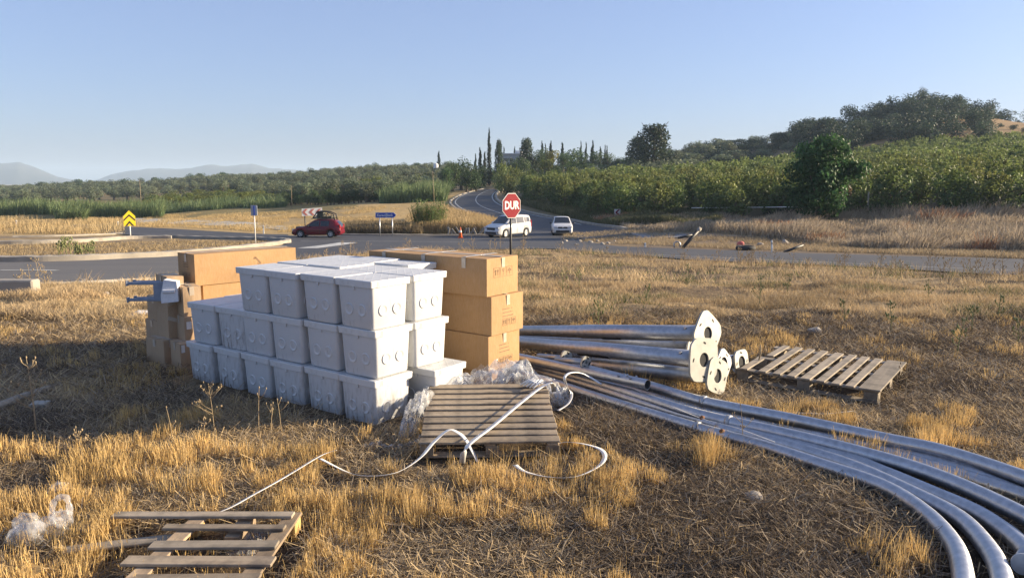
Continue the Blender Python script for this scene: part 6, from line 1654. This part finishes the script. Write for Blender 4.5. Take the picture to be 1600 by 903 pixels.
# beyond the road: golden field, brush bank, reeds
def polar_pts(n, pxr, rowfn, seed):
    "random ground points below a picture region, listed by pixel column and range of distance"
    rs = np.random.RandomState(seed); px = rs.uniform(pxr[0], pxr[1], n); d0, d1 = rowfn(px)
    Y = d0 + (d1 - d0) * rs.rand(n); x = (px - 800) / 1190. * Y; return x, Y, px, rs
def no_road(x, y, m=0): 
    k = ~in_poly(x, y, ROADS[0])
    cx = np.interp(y, [p.y for p in LB], [(a.x + b.x) / 2 for a, b in zip(LB, RB)]); return k & ((np.abs(x - cx) > 4.4 + m) | (y > 200) | (y < 62))
acc = Acc()
# golden field
x, Y, px, rs = polar_pts(110000, (120, 712), lambda p: (np.interp(p, [120, 300, 450, 712], [92, 80, 67, 66.]), np.interp(p, [120, 300, 450, 600, 712], [125, 125, 115, 112, 120.])), 501)
k = no_road(x, Y, 1) & (fbm(x * .3, Y * .15, 511, 3) > .47); x, Y, px = x[k], Y[k], px[k]; m = len(x)
H = rs.uniform(.05, .30, m) * (.3 + 1.3 * vnoise(x * .5, Y * .3, 512)); base = np.stack([x, Y, terr(x, Y) - .02], 1)
acc.add(*blades(base, H, rs.uniform(.02, .05, m), rs.normal(size=(m, 2)) * .12, cvar((.46, .34, .165), m, rs, .25), 1))
# tall dry bank between the cross road and the branch road
x, Y, px, rs = polar_pts(60000, (640, 800), lambda p: (p * 0 + 66.5, np.interp(p, [640, 700, 760, 800], [82, 90, 80, 70.])), 502)
k = no_road(x, Y, .6) & (px < 792); x, Y, px = x[k], Y[k], px[k]; m = len(x)
H = rs.uniform(.5, 1.5, m) * np.interp(px, [640, 700, 770, 792], [.7, 1.0, .85, .5]); base = np.stack([x, Y, terr(x, Y) - .02], 1)
acc.add(*blades(base, H, rs.uniform(.03, .07, m), rs.normal(size=(m, 2)) * .25, cvar((.47, .35, .18), m, rs, .25, (.3, .22, .12), .8), 2))
# strip of dark brown weeds along the verge right of the red car
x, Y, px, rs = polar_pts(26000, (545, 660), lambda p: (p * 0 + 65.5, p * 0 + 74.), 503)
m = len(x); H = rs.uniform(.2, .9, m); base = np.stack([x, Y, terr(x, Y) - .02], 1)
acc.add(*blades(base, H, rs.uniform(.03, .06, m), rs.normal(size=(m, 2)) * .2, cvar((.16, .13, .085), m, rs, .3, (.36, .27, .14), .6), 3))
# island and left verge
x, Y, px, rs = polar_pts(30000, (-120, 440), lambda p: (p * 0 + 30., p * 0 + 62.), 504)
rr_, cc_ = to_px(x, Y, base_z(x, Y)); row = cc_
lowk = np.interp(px, [-120, 100, 280, 360, 440], [409, 406, 398, 390, 382]); hik = np.interp(px, [-120, 200, 280, 440], [386, 379, 376, 379])
k = (row < lowk) & (row > hik); x, Y = x[k], Y[k]; m = len(x)
gm = vnoise(x * .8, Y * .8, 515)
H = rs.uniform(.03, .22, m) * (.4 + gm); base = np.stack([x, Y, terr(x, Y) - .02], 1)
acc.add(*blades(base, H, rs.uniform(.02, .04, m), rs.normal(size=(m, 2)) * .1, cvar((.40, .30, .16), m, rs, .35, BROWN, .9), 4))
x, Y, px, rs = polar_pts(26000, (-120, 200), lambda p: (p * 0 + 68., p * 0 + 118.), 505)
m = len(x); H = rs.uniform(.05, .25, m) * (1 + 2.5 * (vnoise(x * .15, Y * .1, 516) > .66)); base = np.stack([x, Y, terr(x, Y) - .02], 1)
acc.add(*blades(base, H, rs.uniform(.03, .06, m), rs.normal(size=(m, 2)) * .15, cvar((.44, .33, .17), m, rs, .3), 5))
acc.build('golden_grass', M['straw'], kind='stuff')
# brush bank at the right
acc = Acc()
x, Y, px, rs = polar_pts(90000, (925, 1680), lambda p: (np.interp(p, [925, 1100, 1250, 1400, 1700], [70, 58, 50, 42, 37.]), np.interp(p, [925, 1100, 1400, 1700], [84, 74, 64, 58.])), 506)
k = no_road(x, Y, 1.2) & (px > 925 + (84 - Y)); x, Y, px = x[k], Y[k], px[k]; m = len(x)
cl = fbm(x * .35, Y * .35, 521, 3)
H = rs.uniform(.25, 1.25, m) * np.clip(.35 + 1.5 * (cl - .3), .25, 1.5) * np.interp(px, [925, 1150, 1400, 1680], [.7, .8, 1.15, 1.3]); base = np.stack([x, Y, terr(x, Y) - .02], 1)
wind = np.stack([np.full(m, .30), np.zeros(m)], 1) * H[:, None]
C = cvar((.34, .275, .20), m, rs, .5, (.52, .42, .28), .9); rd = (vnoise(x * .25, Y * .4, 530) > .78); C[rd] = cvar((.36, .19, .10), rd.sum(), rs, .25)
acc.add(*blades(base, H, rs.uniform(.03, .09, m), wind + rs.normal(size=(m, 2)) * (.45 * H)[:, None], C, 6))
# dark grassy slope between the branch road and the orchard
x, Y, px, rs = polar_pts(90000, (795, 1120), lambda p: (np.interp(p, [795, 850, 950, 1120], [112, 84, 72, 66.]), np.interp(p, [795, 850, 950, 1120], [128, 112, 90, 80.])), 526)
k = no_road(x, Y, .8); x, Y, px = x[k], Y[k], px[k]; m = len(x)
H = rs.uniform(.2, .8, m) * (.5 + .9 * vnoise(x * .3, Y * .3, 527)); base = np.stack([x, Y, terr(x, Y) - .02], 1)
acc.add(*blades(base, H, rs.uniform(.04, .10, m), rs.normal(size=(m, 2)) * .2, cvar((.17, .155, .085), m, rs, .4, (.08, .11, .035), .9), 8))
# ground between the lane and the road: low dry grass and weeds
x, Y, px, rs = polar_pts(60000, (880, 1700), lambda p: (np.interp(p, [880, 950, 1100, 1250, 1400, 1700], [58, 50, 45, 41, 37.5, 31.]), np.interp(p, [880, 1100, 1250, 1700], [70, 60, 52, 40.])), 507)
k = fbm(x * .5, Y * .3, 531, 3) > .42; x, Y, px = x[k], Y[k], px[k]; m = len(x)
row = to_px(x, Y, base_z(x, Y))[1]; rk = row < np.interp(px, [900, 950, 1008, 1103, 1250, 1400, 1600, 1700], [375, 383, 386.5, 390, 395.5, 400, 405.5, 408]); x, Y, px = x[rk], Y[rk], px[rk]; m = len(x)
H = rs.uniform(.04, .28, m); base = np.stack([x, Y, terr(x, Y) - .02], 1)
acc.add(*blades(base, H, rs.uniform(.02, .04, m), rs.normal(size=(m, 2)) * .12, cvar((.38, .29, .17), m, rs, .3, GREY, .8), 7))
acc.build('dry_brush', M['straw'], kind='stuff')
# reed beds
def reeds(regions, label_unused=None):
    acc = Acc()
    for (p0, p1, d0, d1, n, h0, h1, sd) in regions:
        x, Y, px, rs = polar_pts(n, (p0, p1), lambda p: (p * 0 + d0, p * 0 + d1), sd); 
        k = vnoise(x * .12, Y * .2, sd) > .22; x, Y = x[k], Y[k]; m = len(x)
        H = rs.uniform(h0 * .6, h1, m) * (.55 + .8 * vnoise(x * .55, Y * .3, sd + 1)); base = np.stack([x, Y, terr(x, Y) - .02], 1)
        acc.add(*blades(base, H, rs.uniform(.08, .22, m), np.stack([rs.normal(size=m) * .6 + .25, rs.normal(size=m) * .4], 1), cvar((.10, .145, .062), m, rs, .3, (.20, .22, .09), .7), sd, segs=2, curl=.8, taper=.15))
    o = acc.build('reed_bed', M['leaf'], kind='stuff')
reeds([(-120, 100, 132, 150, 9000, 2.4, 3.4, 601), (95, 262, 118, 132, 9000, 2.2, 3.3, 602), (258, 452, 138, 158, 7000, 1.6, 2.6, 603), (105, 142, 100, 106, 1500, 1.6, 2.6, 604), (596, 700, 122, 146, 7000, 2.2, 3.6, 605)])
# cane clump beside the direction sign (one plant)
g_ = ground_px(670, 365); root = empty('cane_clump', (g_.x, g_.y, tz(g_.x, g_.y))); tag(root, 'tall green cane clump growing at the roadside between the direction sign and the dry bank', 'cane clump')
rs = np.random.RandomState(9); n = 260; a = rs.uniform(0, 6.28, n); r = 1.2 * np.sqrt(rs.rand(n)); st = np.stack([r * np.cos(a) * 1.0, r * np.sin(a) * .8, np.zeros(n) - .05], 1); H = rs.uniform(1.8, 3.1, n)
ln = np.stack([np.cos(a) * r * .45, np.sin(a) * r * .3], 1)
V, F, C = blades(st, H, np.full(n, .03), ln, cvar((.20, .20, .09), n, rs, .3), 3, segs=2, taper=.6); np_mesh('stem', V, F, M['leaf'], C, parent=root)
nl = 5000; i = rs.randint(0, n, nl); t = rs.uniform(.12, 1, nl); bp_ = st[i] + np.stack([ln[i, 0] * t, ln[i, 1] * t, H[i] * t], 1); a2_ = rs.uniform(0, 6.28, nl); l_ = rs.uniform(.2, .5, nl)
V, F, C = blades(bp_, rs.uniform(-.05, .30, nl), rs.uniform(.04, .08, nl), np.stack([np.cos(a2_) * l_, np.sin(a2_) * l_], 1), cvar((.11, .24, .06), nl, rs, .35, (.26, .27, .10), .7), 5, segs=2, curl=.6, taper=.1); np_mesh('foliage', V, F, M['leaf'], C, parent=root)

# ------------------------------------------------------------------ SINGLE WEEDS
def weed(x, y, h, seed, label, group=None, green=0.0, branches=7, name='dry_weed', spread=.35, heads=True, z=None, r0=.0035):
    rs = random.Random(seed); b = MB(); z0 = tz(x, y) if z is None else z
    lx = rs.uniform(-.12, .12) * h; ly = rs.uniform(-.1, .1) * h
    def stem(t): return Vector((lx * t * t, ly * t * t, h * t))
    b.tube([stem(t) for t in (0, .3, .6, .85, 1)], [r0 * 1.3, r0 * 1.1, r0 * .9, r0 * .7, r0 * .5], 5)
    tips = [stem(1)]
    for k in range(branches):
        t = rs.uniform(.25, .92); a = rs.uniform(0, 6.28); l_ = spread * h * (1.15 - t) * rs.uniform(.5, 1.1) + .03
        p = stem(t); q = p + Vector((math.cos(a) * l_ * .6, math.sin(a) * l_ * .6, l_ * .45)); e = p + Vector((math.cos(a) * l_, math.sin(a) * l_, l_ * rs.uniform(.7, 1.2)))
        b.tube([p, q, e], [r0 * .7, r0 * .55, r0 * .35], 4); tips.append(e)
        for j in range(rs.choice([0, 1, 2])):
            a3 = a + rs.uniform(-1.2, 1.2); f_ = q + Vector((math.cos(a3), math.sin(a3), 1.0)) * l_ * .35; b.tube([q, f_], [r0 * .5, r0 * .3], 4); tips.append(f_)
    if heads:
        for t_ in tips: b.tube([t_ - Vector((0, 0, r0 * 1.5)), t_ + Vector((0, 0, r0 * 2)), t_ + Vector((0, 0, r0 * 4.5))], [r0 * .8, r0 * 1.7, r0 * .6], 5)
    o = b.build(name, M['twig'] if green < .5 else M['greenstem']); o.location = (x, y, z0); tag(o, label, 'weed', group)
    return o
M['greenstem'] = pmat('green_weed_stem', (.12, .15, .05), (.20, .20, .08), .8, 0, 20)
def wpx(px, pb_, pt, seed, label, **kw):
    p = gp(px, pb_) if pb_ > 520 else ground_px(px, pb_); t = at(px, pt, p.y); return weed(p.x, p.y, t.z - p.z, seed, label, **kw)
wpx(58, 690, 566, 1, 'tall branching dry thistle at the left edge, in front of the round timber', branches=12, spread=.30, r0=.0045)
wpx(120, 715, 680, 2, 'short dry weed right of the tall branching thistle')
wpx(336, 692, 610, 3, 'branching dry weed in the foreground below the left end of the white boxes', branches=12, spread=.5, r0=.003)
wpx(322, 700, 660, 13, 'low dry weed touching the branching weed on its left', branches=6)
wpx(271, 706, 640, 4, 'thin upright seed stalk left of the branching weed', branches=1, spread=.1)
wpx(405, 690, 612, 5, 'slanting dry stalk in front of the shaded white boxes, leftmost of three', branches=2)
wpx(424, 690, 636, 6, 'dry stalk in front of the shaded white boxes, middle of three', branches=3)
wpx(440, 688, 628, 7, 'dry stalk in front of the shaded white boxes, rightmost of three', branches=2)
wpx(1160, 700, 640, 8, 'thin dry stalk standing just in front of the bent tubes', branches=3)
wpx(523, 715, 668, 9, 'dry stalk right of the hidden strap end, below the white corner box', branches=2)
wpx(1448, 645, 592, 10, 'pale curved dry weed right of the grey pallet', branches=6, r0=.005)
wpx(1414, 640, 575, 11, 'tall pale weed close to the right end of the grey pallet', branches=4, r0=.004)
wpx(1240, 880, 812, 12, 'low grey twiggy weed in the shaded near right of the field', branches=9)
wpx(118, 535, 515, 40, 'small dark weed on the shadow edge left of the cartons', branches=5)
wpx(172, 534, 506, 41, 'dark dry weed on the shadow edge, in the middle of the left stubble', branches=7)
for i, (px, pb_, pt) in enumerate(((880, 470, 420), (1187, 478, 428), (1495, 560, 505), (1518, 520, 478), (935, 520, 460), (1075, 445, 408), (1392, 520, 470), (1320, 505, 468), (1560, 500, 462), (1230, 462, 430), (1010, 476, 446), (1450, 470, 440), (1590, 545, 505), (905, 452, 428))):
    wpx(px, pb_, pt, 60 + i, 'upright green weed in the rough field beyond the steel poles', group='green weeds in the rough field', green=1, branches=10, name='green_weed', spread=.22, r0=.006)
rs_ = random.Random(77)
for i in range(85):
    px = rs_.choice([rs_.uniform(500, 800), rs_.uniform(800, 1250), rs_.uniform(1250, 1600)]); e = float(np.interp(px, E_PX, E_PY)); row = e + rs_.uniform(2, 16)
    p = ground_px(px, row); h = rs_.uniform(.35, .9); 
    weed(p.x, p.y, h, 200 + i, 'dry branching weed at the far edge of the field along the road', group='dry weeds along the far edge of the field', branches=rs_.randint(4, 9), r0=.0075, spread=.35)
for i in range(6):
    px = 32 + rs_.uniform(-5, 60) ; p = ground_px(px, 455 + rs_.uniform(0, 6)); weed(p.x, p.y, rs_.uniform(.4, .8), 300 + i, 'dry weed beside the concrete block at the left edge of the field', group='dry weeds beside the concrete block', branches=5, r0=.006)
for i in range(10):
    px = 92 + i * 6.2; g_ = ground_px(px, 404 + rs_.uniform(-4, 2)); weed(g_.x, g_.y, rs_.uniform(.45, 1.0), 330 + i, 'green weed on the kerbed island left of the yellow sign', group='green weeds on the island', green=1, branches=12, name='green_weed', spread=.3, r0=.016)
# loose twigs in the near right
for i in range(26):
    p = gp(rs_.uniform(980, 1440), rs_.uniform(720, 895)); b = MB(); a = rs_.uniform(-.5, .9); l_ = rs_.uniform(.12, .38); b.tube([(0, 0, .02), (l_ * .5 * math.cos(a), l_ * .5 * math.sin(a), .05), (l_ * math.cos(a), l_ * math.sin(a), .035)], [.004, .0035, .002], 5)
    o = b.build('dry_twig', M['twig']); o.location = (p.x, p.y, tz(p.x, p.y)); tag(o, 'loose dry twig lying on the stubble in front of the bent tubes', 'twig', 'loose twigs in front of the bent tubes')
print('objects', len(bpy.data.objects))
